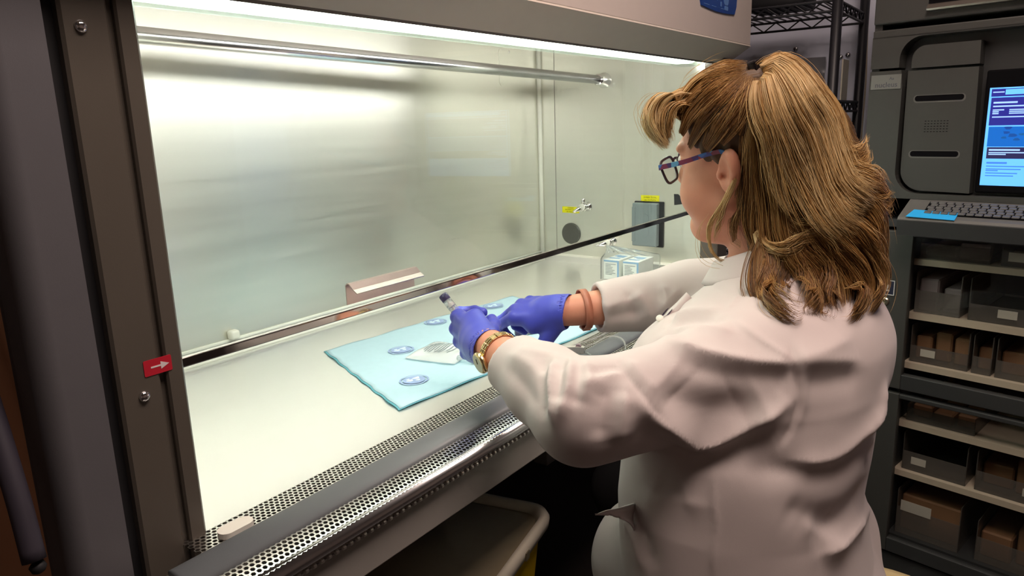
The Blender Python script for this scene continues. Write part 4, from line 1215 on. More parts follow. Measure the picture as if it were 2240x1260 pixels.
# --- lab coat
CT = sweep([(0.425, 1.04, 0.245, 0.24, 0.195), (0.50, 1.02, 0.272, 0.225, 0.188), (0.60, 1.010, 0.304, 0.212, 0.174), (0.70, 1.012, 0.318, 0.205, 0.167), (0.80, 1.035, 0.315, 0.208, 0.172), (0.87, 1.055, 0.312, 0.206, 0.166), (0.92, 1.080, 0.308, 0.198, 0.152), (0.96, 1.102, 0.302, 0.175, 0.125), (0.995, 1.110, 0.304, 0.118, 0.094), (1.025, 1.112, 0.307, 0.085, 0.078)])
def dir_(a, b): return (b - a) / np.linalg.norm(b - a)
CU_L = EL_L + (WR_L - EL_L) * 0.71
CU_R = EL_R + (WR_R - EL_R) * 0.74
def coat_sdf(p):
    d = CT(p)
    sh = smin(s_cone(p, (1.09, 0.29, 0.985), SH_L + np.array((0.012, 0, 0.018)), 0.062, 0.076), s_cone(p, (1.13, 0.29, 0.985), SH_R + np.array((-0.012, 0, 0.012)), 0.062, 0.074), 0.03)
    d = smin(d, sh, 0.045)
    # bust and the back of the shoulders
    d = smin(d, s_ell(p, (1.00, 0.392, 0.858), (0.085, 0.092, 0.082)), 0.06)
    d = smin(d, s_ell(p, (1.14, 0.392, 0.858), (0.085, 0.090, 0.082)), 0.06)
    d = smin(d, s_ell(p, (1.10, 0.215, 0.905), (0.15, 0.072, 0.085)), 0.05)
    # left sleeve
    a = smin(s_cone(p, SH_L, EL_L, 0.080, 0.062), s_cone(p, EL_L, EL_L + (CU_L - EL_L) * 0.5, 0.060, 0.055), 0.03)
    a = smin(a, s_cone(p, EL_L + (CU_L - EL_L) * 0.5, CU_L, 0.055, 0.045), 0.02)
    a = smin(a, s_ell(p, EL_L + np.array((0.045, -0.015, -0.008)), (0.055, 0.055, 0.045)), 0.03)
    a = smax(a, s_plane(p, CU_L, dir_(EL_L, WR_L) + np.array((0, 0, 0.12))), 0.004)
    a = smax(a, -s_cone(p, CU_L - dir_(EL_L, WR_L) * 0.03, CU_L + dir_(EL_L, WR_L) * 0.03, 0.037, 0.037), 0.003)
    d = smin(d, a, 0.028)
    # right sleeve
    a = smin(s_cone(p, SH_R, EL_R, 0.078, 0.062), s_cone(p, EL_R, CU_R, 0.062, 0.045), 0.03)
    a = smax(a, s_plane(p, CU_R, dir_(EL_R, WR_R)), 0.004)
    a = smax(a, -s_cone(p, CU_R - dir_(EL_R, WR_R) * 0.03, CU_R + dir_(EL_R, WR_R) * 0.03, 0.037, 0.037), 0.003)
    d = smin(d, a, 0.028)
    # skirt of the coat lying over the lap
    d = smin(d, s_cone(p, HIP_L + np.array((-0.03, 0.02, 0.01)), HIP_L + np.array((-0.005, 0.20, 0.0)), 0.125, 0.11), 0.03)
    d = smin(d, s_cone(p, HIP_R + np.array((0.02, 0.02, 0.01)), HIP_R + np.array((0.04, 0.22, 0.0)), 0.12, 0.10), 0.03)
    # neck opening
    d = smax(d, -s_cone(p, NECK1 + np.array((0, 0.01, -0.01)), NECK0 + np.array((0, 0.02, 0.0)), 0.071, 0.075), 0.012)
    return d
cV, cF = sdf_mesh(coat_sdf, (0.64, 0.0, 0.38), (1.46, 0.72, 1.07), 0.0044)
#FOLDS#
# cloth folds and seams, raised or sunk along lines lying on the coat
FOLDS = [
    (0.012, 0.012, [(0.930, 0.411, 0.935), (0.845, 0.362, 0.960), (0.839, 0.348, 0.959), (0.837, 0.336, 0.957), (0.838, 0.325, 0.955), (0.841, 0.313, 0.952), (0.846, 0.300, 0.950), (0.851, 0.289, 0.947), (0.857, 0.278, 0.945), (0.863, 0.268, 0.943), (0.868, 0.258, 0.942), (0.874, 0.249, 0.941), (0.878, 0.241, 0.941), (0.882, 0.235, 0.940), (0.886, 0.230, 0.940), (0.889, 0.225, 0.940), (0.893, 0.220, 0.940)]),
    (-0.006, 0.016, [(0.819, 0.338, 0.949), (0.822, 0.324, 0.945), (0.827, 0.311, 0.941), (0.833, 0.298, 0.937), (0.840, 0.286, 0.934), (0.849, 0.274, 0.931), (0.858, 0.261, 0.929), (0.866, 0.249, 0.928), (0.873, 0.239, 0.928), (0.877, 0.232, 0.927), (0.881, 0.227, 0.928), (0.884, 0.224, 0.928), (0.887, 0.219, 0.928)]),
    (0.02, 0.016, [(0.754, 0.370, 0.918), (0.755, 0.364, 0.912), (0.757, 0.359, 0.906), (0.759, 0.354, 0.899), (0.762, 0.349, 0.893), (0.766, 0.343, 0.886), (0.772, 0.338, 0.878), (0.779, 0.333, 0.871), (0.787, 0.329, 0.864), (0.796, 0.325, 0.857), (0.806, 0.321, 0.849), (0.816, 0.318, 0.843), (0.823, 0.313, 0.840), (0.827, 0.307, 0.839), (0.830, 0.300, 0.839), (0.832, 0.294, 0.841), (0.835, 0.287, 0.844), (0.838, 0.280, 0.848), (0.841, 0.272, 0.853), (0.845, 0.264, 0.858), (0.848, 0.257, 0.863), (0.852, 0.251, 0.868), (0.856, 0.245, 0.872), (0.861, 0.240, 0.876), (0.865, 0.234, 0.881), (0.869, 0.230, 0.885), (0.873, 0.226, 0.889), (0.877, 0.221, 0.893), (0.881, 0.217, 0.897)]),
    (-0.02, 0.045, [(0.782, 0.346, 0.925), (0.784, 0.337, 0.919), (0.787, 0.329, 0.911), (0.791, 0.321, 0.903), (0.797, 0.313, 0.897), (0.805, 0.305, 0.892), (0.813, 0.297, 0.887), (0.822, 0.289, 0.884), (0.830, 0.281, 0.883), (0.837, 0.272, 0.885), (0.844, 0.264, 0.889), (0.851, 0.256, 0.894), (0.858, 0.247, 0.899)]),
    (-0.008, 0.018, [(0.753, 0.356, 0.882), (0.760, 0.351, 0.873), (0.769, 0.346, 0.862), (0.781, 0.342, 0.851), (0.800, 0.340, 0.837), (0.822, 0.339, 0.823), (0.827, 0.330, 0.819), (0.830, 0.320, 0.818), (0.831, 0.309, 0.818), (0.833, 0.298, 0.820), (0.835, 0.288, 0.823), (0.838, 0.278, 0.828), (0.841, 0.268, 0.832), (0.845, 0.260, 0.837), (0.849, 0.252, 0.843), (0.854, 0.244, 0.849), (0.859, 0.237, 0.855)]),
    (-0.0035, 0.005, [(0.891, 0.227, 0.945), (0.890, 0.224, 0.941), (0.890, 0.221, 0.936), (0.889, 0.218, 0.930), (0.889, 0.215, 0.925), (0.888, 0.214, 0.920), (0.888, 0.212, 0.914), (0.888, 0.211, 0.908), (0.887, 0.210, 0.903), (0.887, 0.210, 0.897), (0.886, 0.210, 0.891), (0.884, 0.211, 0.885), (0.882, 0.211, 0.880), (0.880, 0.212, 0.874), (0.878, 0.213, 0.868), (0.875, 0.214, 0.863), (0.873, 0.216, 0.857), (0.870, 0.218, 0.853), (0.868, 0.219, 0.849), (0.865, 0.221, 0.845), (0.863, 0.223, 0.841)]),
    (0.003, 0.006, [(0.894, 0.222, 0.945), (0.894, 0.219, 0.940), (0.893, 0.216, 0.935), (0.893, 0.213, 0.930), (0.893, 0.211, 0.925), (0.892, 0.209, 0.920), (0.892, 0.208, 0.914), (0.892, 0.207, 0.908), (0.891, 0.206, 0.902), (0.891, 0.206, 0.896), (0.890, 0.206, 0.890), (0.888, 0.206, 0.885), (0.886, 0.207, 0.879), (0.884, 0.208, 0.874), (0.881, 0.209, 0.868), (0.879, 0.210, 0.863), (0.876, 0.211, 0.857)]),
    (0.003, 0.005, [(0.909, 0.300, 0.980), (0.903, 0.292, 0.978), (0.898, 0.284, 0.976), (0.895, 0.277, 0.973), (0.892, 0.270, 0.970), (0.890, 0.262, 0.967), (0.889, 0.253, 0.962), (0.889, 0.246, 0.958), (0.889, 0.239, 0.954), (0.890, 0.235, 0.952), (0.890, 0.231, 0.949), (0.891, 0.229, 0.947), (0.892, 0.226, 0.945)]),
    (0.0025, 0.004, [(0.992, 0.316, 1.011), (0.987, 0.317, 1.007), (0.982, 0.318, 1.003), (0.977, 0.319, 1.000), (0.972, 0.320, 0.996), (0.966, 0.321, 0.993), (0.960, 0.321, 0.990), (0.954, 0.322, 0.987), (0.947, 0.322, 0.985)]),
    (-0.005, 0.006, [(0.775, 0.399, 0.944), (0.768, 0.391, 0.940), (0.764, 0.385, 0.935), (0.761, 0.378, 0.930), (0.759, 0.372, 0.925), (0.759, 0.366, 0.919), (0.759, 0.360, 0.912), (0.761, 0.354, 0.905), (0.763, 0.349, 0.898), (0.766, 0.344, 0.892), (0.770, 0.340, 0.887), (0.774, 0.336, 0.881), (0.779, 0.332, 0.875)]),
    (0.006, 0.011, [(0.786, 0.394, 0.946), (0.781, 0.386, 0.944), (0.778, 0.379, 0.940), (0.776, 0.373, 0.937), (0.774, 0.367, 0.933), (0.773, 0.362, 0.929), (0.773, 0.357, 0.925), (0.772, 0.352, 0.921), (0.773, 0.348, 0.916)]),
    (0.011, 0.009, [(0.753, 0.481, 0.939), (0.742, 0.475, 0.937), (0.732, 0.471, 0.934), (0.724, 0.466, 0.931), (0.714, 0.461, 0.925), (0.705, 0.455, 0.917), (0.696, 0.449, 0.907), (0.691, 0.445, 0.894), (0.689, 0.442, 0.881)]),
    (-0.007, 0.011, [(0.755, 0.495, 0.938), (0.743, 0.489, 0.933), (0.731, 0.482, 0.929), (0.721, 0.477, 0.924), (0.712, 0.472, 0.918), (0.704, 0.467, 0.911), (0.698, 0.462, 0.904), (0.694, 0.458, 0.895), (0.691, 0.455, 0.886)]),
    (0.011, 0.009, [(0.757, 0.458, 0.944), (0.739, 0.448, 0.942), (0.727, 0.442, 0.937), (0.718, 0.437, 0.932), (0.710, 0.434, 0.926), (0.704, 0.433, 0.918), (0.698, 0.432, 0.910), (0.694, 0.433, 0.901), (0.690, 0.434, 0.891)]),
    (-0.007, 0.01, [(0.756, 0.471, 0.942), (0.741, 0.463, 0.940), (0.729, 0.456, 0.937), (0.720, 0.452, 0.933), (0.713, 0.448, 0.928), (0.708, 0.446, 0.923), (0.703, 0.444, 0.918), (0.700, 0.443, 0.913), (0.696, 0.442, 0.908)]),
    (0.006, 0.01, [(0.762, 0.439, 0.945), (0.749, 0.430, 0.944), (0.740, 0.424, 0.941), (0.733, 0.420, 0.937), (0.727, 0.417, 0.933), (0.721, 0.415, 0.928), (0.715, 0.414, 0.924), (0.710, 0.414, 0.919), (0.706, 0.415, 0.913)]),
    (-0.006, 0.01, [(0.752, 0.445, 0.944), (0.740, 0.438, 0.942), (0.732, 0.433, 0.939), (0.725, 0.429, 0.935), (0.718, 0.426, 0.931), (0.712, 0.424, 0.925), (0.707, 0.423, 0.919), (0.702, 0.423, 0.912), (0.698, 0.423, 0.906)]),
    (0.011, 0.013, [(0.747, 0.378, 0.919), (0.742, 0.376, 0.913), (0.737, 0.375, 0.906), (0.734, 0.375, 0.899), (0.732, 0.374, 0.892), (0.730, 0.374, 0.885), (0.729, 0.375, 0.878), (0.729, 0.375, 0.870), (0.729, 0.376, 0.862)]),
    (-0.007, 0.016, [(0.735, 0.398, 0.928), (0.729, 0.395, 0.921), (0.724, 0.393, 0.915), (0.719, 0.392, 0.908), (0.716, 0.390, 0.900), (0.714, 0.389, 0.892), (0.712, 0.389, 0.884), (0.712, 0.388, 0.875), (0.713, 0.389, 0.866)]),
    (0.005, 0.009, [(0.715, 0.421, 0.927), (0.719, 0.418, 0.928), (0.724, 0.414, 0.930), (0.729, 0.410, 0.931), (0.734, 0.407, 0.932), (0.741, 0.403, 0.934), (0.748, 0.398, 0.935), (0.755, 0.394, 0.936), (0.763, 0.390, 0.937)]),
    (-0.004, 0.009, [(0.734, 0.423, 0.938), (0.739, 0.419, 0.939), (0.743, 0.414, 0.939), (0.748, 0.410, 0.940), (0.753, 0.407, 0.940), (0.757, 0.404, 0.940), (0.761, 0.401, 0.941), (0.765, 0.399, 0.941), (0.769, 0.396, 0.942)]),
    (0.005, 0.013, [(0.773, 0.571, 0.930), (0.764, 0.555, 0.932), (0.757, 0.541, 0.933), (0.751, 0.529, 0.933), (0.747, 0.518, 0.932), (0.743, 0.507, 0.929), (0.737, 0.496, 0.927), (0.728, 0.483, 0.926), (0.719, 0.471, 0.925)]),
    (-0.004, 0.013, [(0.754, 0.562, 0.917), (0.745, 0.548, 0.917), (0.739, 0.537, 0.915), (0.734, 0.528, 0.913), (0.730, 0.518, 0.910), (0.724, 0.507, 0.906), (0.715, 0.494, 0.902), (0.705, 0.480, 0.900), (0.698, 0.468, 0.896)]),
    (0.004, 0.01, [(0.776, 0.553, 0.939), (0.771, 0.541, 0.941), (0.767, 0.530, 0.942), (0.765, 0.520, 0.942), (0.764, 0.511, 0.942), (0.765, 0.500, 0.942), (0.765, 0.488, 0.941), (0.762, 0.474, 0.942), (0.757, 0.459, 0.944)]),
    (0.012, 0.014, [(0.863, 0.214, 0.823), (0.870, 0.206, 0.822), (0.877, 0.198, 0.820), (0.885, 0.190, 0.818), (0.893, 0.183, 0.817), (0.901, 0.177, 0.817), (0.910, 0.172, 0.817), (0.918, 0.168, 0.818), (0.929, 0.163, 0.820), (0.941, 0.159, 0.823), (0.955, 0.155, 0.827), (0.971, 0.151, 0.832), (0.987, 0.148, 0.836), (1.002, 0.145, 0.842), (1.018, 0.142, 0.847), (1.033, 0.140, 0.854), (1.053, 0.138, 0.858)]),
    (-0.01, 0.022, [(0.837, 0.263, 0.813), (0.841, 0.251, 0.814), (0.846, 0.238, 0.814), (0.852, 0.227, 0.814), (0.859, 0.216, 0.813), (0.868, 0.205, 0.812), (0.877, 0.194, 0.809), (0.888, 0.184, 0.806), (0.900, 0.175, 0.805), (0.913, 0.168, 0.805), (0.926, 0.162, 0.806), (0.941, 0.157, 0.808), (0.958, 0.152, 0.811), (0.977, 0.148, 0.814), (1.000, 0.145, 0.818), (1.026, 0.143, 0.821), (1.069, 0.143, 0.817)]),
    (0.011, 0.016, [(0.889, 0.175, 0.694), (0.899, 0.170, 0.695), (0.910, 0.165, 0.695), (0.923, 0.161, 0.694), (0.938, 0.157, 0.694), (0.956, 0.154, 0.694), (0.980, 0.151, 0.694), (1.011, 0.149, 0.690), (1.055, 0.149, 0.682)]),
    (-0.008, 0.024, [(0.874, 0.186, 0.723), (0.884, 0.180, 0.724), (0.896, 0.173, 0.724), (0.909, 0.167, 0.724), (0.924, 0.162, 0.725), (0.939, 0.157, 0.728), (0.955, 0.154, 0.731), (0.974, 0.151, 0.735), (0.997, 0.149, 0.738), (1.029, 0.148, 0.738)]),
    (0.007, 0.014, [(0.893, 0.220, 0.940), (0.899, 0.213, 0.940), (0.905, 0.206, 0.940), (0.913, 0.199, 0.940), (0.923, 0.191, 0.939), (0.934, 0.184, 0.937), (0.948, 0.175, 0.935), (0.964, 0.167, 0.931), (0.981, 0.159, 0.928)]),
    (0.006, 0.014, [(0.894, 0.220, 0.943), (0.900, 0.215, 0.944), (0.906, 0.209, 0.946), (0.913, 0.203, 0.947), (0.922, 0.197, 0.949), (0.934, 0.191, 0.951), (0.949, 0.185, 0.953), (0.967, 0.179, 0.954), (0.985, 0.173, 0.956)]),
    (-0.007, 0.02, [(0.893, 0.208, 0.919), (0.899, 0.201, 0.919), (0.906, 0.195, 0.918), (0.914, 0.188, 0.917), (0.923, 0.182, 0.916), (0.934, 0.176, 0.916), (0.946, 0.169, 0.915), (0.960, 0.163, 0.914), (0.974, 0.156, 0.913)]),
    (0.006, 0.016, [(0.869, 0.192, 0.743), (0.875, 0.187, 0.736), (0.881, 0.182, 0.729), (0.889, 0.177, 0.722), (0.897, 0.172, 0.715), (0.906, 0.168, 0.709), (0.916, 0.164, 0.702), (0.926, 0.160, 0.696), (0.936, 0.156, 0.690)]),
    (-0.006, 0.02, [(0.853, 0.211, 0.767), (0.859, 0.204, 0.762), (0.866, 0.196, 0.757), (0.874, 0.189, 0.751), (0.883, 0.182, 0.745), (0.893, 0.175, 0.740), (0.905, 0.169, 0.733), (0.919, 0.163, 0.726), (0.936, 0.158, 0.716)]),
    (0.0022, 0.004, [(0.830, 0.295, 0.808), (0.827, 0.293, 0.795), (0.825, 0.291, 0.782), (0.822, 0.289, 0.770), (0.820, 0.288, 0.759), (0.819, 0.286, 0.752), (0.818, 0.285, 0.746), (0.817, 0.283, 0.741), (0.816, 0.283, 0.734), (0.814, 0.282, 0.725), (0.812, 0.283, 0.714), (0.810, 0.283, 0.704), (0.809, 0.283, 0.695), (0.808, 0.283, 0.688), (0.807, 0.283, 0.683), (0.807, 0.283, 0.678), (0.806, 0.283, 0.673)]),
    (-0.006, 0.016, [(0.833, 0.411, 0.705), (0.828, 0.404, 0.702), (0.824, 0.398, 0.699), (0.821, 0.392, 0.695), (0.818, 0.386, 0.689), (0.816, 0.380, 0.680), (0.813, 0.375, 0.669), (0.811, 0.369, 0.657), (0.808, 0.364, 0.645)]),
    (0.006, 0.014, [(0.846, 0.428, 0.690), (0.839, 0.421, 0.688), (0.834, 0.414, 0.685), (0.830, 0.408, 0.681), (0.826, 0.402, 0.676), (0.822, 0.396, 0.668), (0.819, 0.390, 0.658), (0.816, 0.385, 0.647), (0.814, 0.380, 0.636)]),
    (-0.005, 0.02, [(0.827, 0.371, 0.768), (0.825, 0.365, 0.766), (0.824, 0.359, 0.764), (0.822, 0.353, 0.762), (0.821, 0.348, 0.761), (0.821, 0.343, 0.761), (0.820, 0.338, 0.763), (0.820, 0.333, 0.765), (0.821, 0.329, 0.767)]),
    (0.005, 0.018, [(0.826, 0.390, 0.729), (0.823, 0.379, 0.736), (0.821, 0.369, 0.742), (0.820, 0.358, 0.748), (0.819, 0.347, 0.752), (0.818, 0.334, 0.755), (0.818, 0.320, 0.756), (0.819, 0.307, 0.757), (0.819, 0.294, 0.758)]),
    (0.006, 0.012, [(0.968, 0.412, 0.955), (0.967, 0.405, 0.958), (0.968, 0.399, 0.961), (0.968, 0.392, 0.964), (0.967, 0.383, 0.968), (0.964, 0.371, 0.971), (0.959, 0.357, 0.974), (0.953, 0.343, 0.977), (0.944, 0.328, 0.982)]),
    (-0.005, 0.012, [(0.949, 0.403, 0.950), (0.946, 0.393, 0.953), (0.945, 0.383, 0.957), (0.942, 0.372, 0.960), (0.937, 0.361, 0.964), (0.929, 0.347, 0.968), (0.918, 0.333, 0.973), (0.913, 0.320, 0.977), (0.911, 0.309, 0.979)]),
    (0.006, 0.012, [(0.941, 0.403, 0.945), (0.936, 0.389, 0.949), (0.928, 0.374, 0.954), (0.903, 0.352, 0.964), (0.891, 0.337, 0.969), (0.888, 0.324, 0.970), (0.886, 0.313, 0.971), (0.886, 0.302, 0.971), (0.886, 0.292, 0.970)]),
    (0.005, 0.008, [(1.147, 0.518, 0.906), (1.151, 0.513, 0.914), (1.155, 0.509, 0.922), (1.160, 0.504, 0.929), (1.165, 0.500, 0.934), (1.168, 0.497, 0.938), (1.171, 0.494, 0.941), (1.174, 0.491, 0.943), (1.177, 0.489, 0.946)]),
    (-0.005, 0.01, [(1.181, 0.477, 0.942), (1.177, 0.480, 0.935), (1.173, 0.482, 0.929), (1.170, 0.485, 0.922), (0.999, 0.418, 0.961), (0.982, 0.415, 0.958), (0.970, 0.414, 0.954), (0.959, 0.414, 0.950), (0.950, 0.414, 0.945)]),
    (0.006, 0.012, [(1.146, 0.637, 0.896), (1.155, 0.630, 0.899), (1.090, 0.583, 0.924), (1.098, 0.575, 0.927), (1.107, 0.567, 0.930), (1.116, 0.558, 0.932), (1.125, 0.548, 0.934), (1.134, 0.539, 0.936)]),
    (-0.006, 0.014, [(1.088, 0.588, 0.903), (1.093, 0.579, 0.905), (1.100, 0.571, 0.907), (1.107, 0.563, 0.909), (1.113, 0.556, 0.910), (1.118, 0.550, 0.910), (1.122, 0.546, 0.909), (1.126, 0.541, 0.909), (1.130, 0.537, 0.908)]),
    (0.006, 0.012, [(1.128, 0.554, 0.944), (1.128, 0.549, 0.940), (1.130, 0.543, 0.935), (1.131, 0.538, 0.930), (1.133, 0.534, 0.925), (1.135, 0.531, 0.919), (1.137, 0.529, 0.912), (1.140, 0.527, 0.905), (1.143, 0.526, 0.898)]),
    (0.006, 0.01, [(1.167, 0.519, 0.955), (1.164, 0.515, 0.950), (1.163, 0.512, 0.945), (1.161, 0.509, 0.940), (1.160, 0.507, 0.934), (1.158, 0.507, 0.929), (1.155, 0.509, 0.925), (1.153, 0.511, 0.920), (1.150, 0.513, 0.915)]),
    (-0.005, 0.01, [(1.118, 0.567, 0.945), (1.118, 0.562, 0.940), (1.118, 0.557, 0.936), (1.119, 0.553, 0.931), (1.120, 0.550, 0.926), (1.119, 0.549, 0.920), (1.119, 0.549, 0.914), (1.119, 0.549, 0.907), (1.120, 0.550, 0.900)]),
    (0.007, 0.01, [(1.051, 0.136, 0.879), (1.040, 0.137, 0.872), (1.032, 0.139, 0.864), (1.026, 0.141, 0.855), (1.017, 0.143, 0.846), (1.006, 0.145, 0.839), (0.993, 0.147, 0.831), (0.979, 0.149, 0.825), (0.965, 0.151, 0.818)]),
    (-0.006, 0.012, [(1.056, 0.145, 0.781), (1.029, 0.144, 0.783), (1.011, 0.145, 0.782), (0.997, 0.146, 0.779)]),
    (0.006, 0.012, [(1.206, 0.169, 0.614), (1.037, 0.150, 0.690)]),
]

def mesh_normals(V, F):
    n = np.cross(V[F[:, 2]] - V[F[:, 0]], V[F[:, 3]] - V[F[:, 1]])
    N = np.zeros_like(V)
    for k in range(4):
        np.add.at(N, F[:, k], n)
    return N / np.maximum(np.linalg.norm(N, axis=1), 1e-12)[:, None]
def line_dist(P_, line):
    line = np.array(line)
    best = np.full(len(P_), 9.0)
    end = np.ones(len(P_))
    m = len(line) - 1
    for i in range(m):
        a, b = line[i], line[i + 1]
        ab = b - a
        t = np.clip(((P_ - a) @ ab) / max(ab @ ab, 1e-9), 0, 1)
        d = np.linalg.norm(P_ - a - t[:, None] * ab, axis=1)
        g = (i + t) / m
        w = np.clip(np.minimum(g, 1 - g) / 0.18, 0.0, 1.0)
        u = d < best
        best = np.where(u, d, best); end = np.where(u, w, end)
    return best, end
cN = mesh_normals(cV, cF)
disp = np.zeros(len(cV))
for amp, w, line in FOLDS:
    L_ = np.array(line)
    m = np.all((cV > L_.min(0) - 3 * w) & (cV < L_.max(0) + 3 * w), axis=1)
    if m.any():
        d, e = line_dist(cV[m], line)
        disp[m] += amp * np.exp(-(d / w) ** (1.35 if amp > 0 else 1.8)) * (0.25 + 0.75 * e)
# slight overall slackness of the cloth
disp += 0.0014 * np.sin(cV[:, 0] * 23 + cV[:, 2] * 17) * np.sin(cV[:, 1] * 19 - cV[:, 2] * 13)
cV = cV + cN * disp[:, None]
coat = soft_add('lab_coat', (cV, cF), COAT, person)

# --- hands in nitrile gloves
def hand_sdf_builder(wr, F_, N_, T_, flex, thumb, spread=0.05, cuff=0.03, cuff_r=0.031, S=1.06):
    F_, N_, T_ = unit(F_) * S, unit(N_) * S, unit(T_) * S
    def L(t, f, n): return wr + T_ * t + F_ * f + N_ * n
    prim = []
    mcp = [(0.027, 0.086, 0.004), (0.008, 0.090, 0.006), (-0.012, 0.086, 0.004), (-0.030, 0.077, -0.001)]
    seg = [(0.042, 0.025, 0.020), (0.046, 0.028, 0.021), (0.042, 0.026, 0.020), (0.033, 0.020, 0.018)]
    rad = [0.0100, 0.0102, 0.0098, 0.0088]
    fingers = []
    for k in range(4):
        a = L(*mcp[k]); tot = 0
        sp = (1.5 - k) * spread
        chain = [(a, rad[k] + 0.001)]
        for s, fl in zip(range(3), flex[k]):
            tot += math.radians(fl)
            d = F_ * math.cos(tot) - N_ * math.sin(tot) + T_ * sp * math.cos(min(tot, PI / 2))
            a = a + unit(d) * seg[k][s] * S
            chain.append((a, rad[k] - 0.0008 * (s + 1)))
        fingers.append(chain)
    th = [(L(*t[:3]), t[3]) for t in thumb]
    def fn(p):
        # palm block as blended cones to each knuckle
        d = s_cone(p, L(0.0, 0.0, 0.0), L(0.0, 0.03, 0.0), 0.0265, 0.027)
        pal = None
        for m, r in zip(mcp, (0.0135, 0.0138, 0.0132, 0.012)):
            e = s_cone(p, L(m[0] * 0.55, 0.012, -0.002), L(m[0], m[1], m[2] - 0.004), 0.0175, r)
            pal = e if pal is None else smin(pal, e, 0.009)
        d = smin(d, pal, 0.014)
        d = smin(d, s_cone(p, L(0.016, 0.020, -0.010), L(0.030, 0.050, -0.012), 0.016, 0.015), 0.012)
        d = smin(d, s_cone(p, L(-0.020, 0.020, -0.010), L(-0.026, 0.055, -0.008), 0.014, 0.012), 0.012)
        for ch in fingers:
            f = None
            for (a, r1), (b, r2) in zip(ch, ch[1:]):
                e = s_cone(p, a, b, r1, r2)
                f = e if f is None else smin(f, e, 0.004)
            d = smin(d, f, 0.0022)
        f = None
        for (a, r1), (b, r2) in zip(th, th[1:]):
            e = s_cone(p, a, b, r1, r2)
            f = e if f is None else smin(f, e, 0.006)
        d = smin(d, f, 0.009)
        # rolled glove cuff
        c = s_cone(p, L(0, 0.008, 0), L(0, -cuff, 0), 0.0285, cuff_r)
        d = smin(d, c, 0.010)
        d = smax(d, -s_plane(p, L(0, -cuff, 0), F_ + N_ * 0.12), 0.002)
        d = smax(d, -s_cone(p, L(0, -cuff + 0.006, 0), L(0, -cuff - 0.03, 0), cuff_r - 0.0022, cuff_r - 0.001), 0.001)
        return d
    pts = np.array([q[0] for ch in fingers for q in ch] + [t[0] for t in th] + [wr, L(0, -cuff, 0)])
    return fn, pts.min(0) - 0.035, pts.max(0) + 0.035, fingers, th

LF = unit((0.055, 0.105, -0.004)); LT = np.array((-0.05, 0.0, 1.0)); LT = unit(LT - LF * (LT @ LF)); LN = -np.cross(LT, LF) if np.cross(LT, LF)[0] > 0 else np.cross(LT, LF)
fnL, loL, hiL, fingL, thL = hand_sdf_builder(WR_L + LF * 0.017 + np.array((0, 0, -0.005)), LF, LN, LT,
    [(28, 84, 52), (32, 88, 52), (38, 90, 52), (44, 92, 52)],
    [(0.006, 0.024, -0.014, 0.0155), (0.004, 0.050, -0.036, 0.0125), (0.006, 0.074, -0.052, 0.0108), (0.010, 0.094, -0.058, 0.0092)], -0.05, 0.024, 0.0325, 1.10)
soft_add('glove', sdf_mesh(fnL, loL, hiL, 0.0017), GLOVE, person)
RF = unit((-0.020, 0.12, -0.006)); RT = unit(np.array((-0.90, -0.15, -0.40)) - RF * (np.array((-0.90, -0.15, -0.40)) @ RF)); RN = np.cross(RF, RT); RN = RN if RN[2] > 0 else -RN
fnR, loR, hiR, fingR, thR = hand_sdf_builder(WR_R + RF * 0.002, RF, RN, RT,
    [(30, 48, 40), (36, 54, 40), (42, 58, 40), (48, 60, 40)],
    [(0.022, 0.014, -0.020, 0.0160), (0.046, 0.036, -0.048, 0.0122), (0.046, 0.070, -0.066, 0.0105), (0.034, 0.098, -0.066, 0.0092)], 0.05, 0.012, 0.0320, 1.0)
soft_add('glove', sdf_mesh(fnR, loR, hiR, 0.0017), GLOVE, person)
# ================================================================== hair
HAIR = bpy.data.materials.new('blond_hair')
HAIR.use_nodes = True
_nt = HAIR.node_tree
_b = _nt.nodes['Principled BSDF']
_at = _nt.nodes.new('ShaderNodeAttribute'); _at.attribute_name = 'tone'
_rp = _nt.nodes.new('ShaderNodeValToRGB')
_rp.color_ramp.elements[0].position = 0.0; _rp.color_ramp.elements[0].color = srgb(62, 44, 24)
_rp.color_ramp.elements[1].position = 1.0; _rp.color_ramp.elements[1].color = srgb(236, 210, 160)
for pos, c in ((0.3, srgb(126, 84, 42)), (0.55, srgb(172, 130, 74)), (0.8, srgb(206, 170, 112))):
    e = _rp.color_ramp.elements.new(pos); e.color = c
_nt.links.new(_at.outputs['Fac'], _rp.inputs[0])
_nt.links.new(_rp.outputs[0], _b.inputs['Base Color'])
_b.inputs['Roughness'].default_value = 0.42
_b.inputs['Specular IOR Level'].default_value = 0.45
HAIRBASE = mat('hair_underlayer', srgb(84, 60, 34), 0.6, 0.0, vary=0.35, vscale=(120, 120, 30))

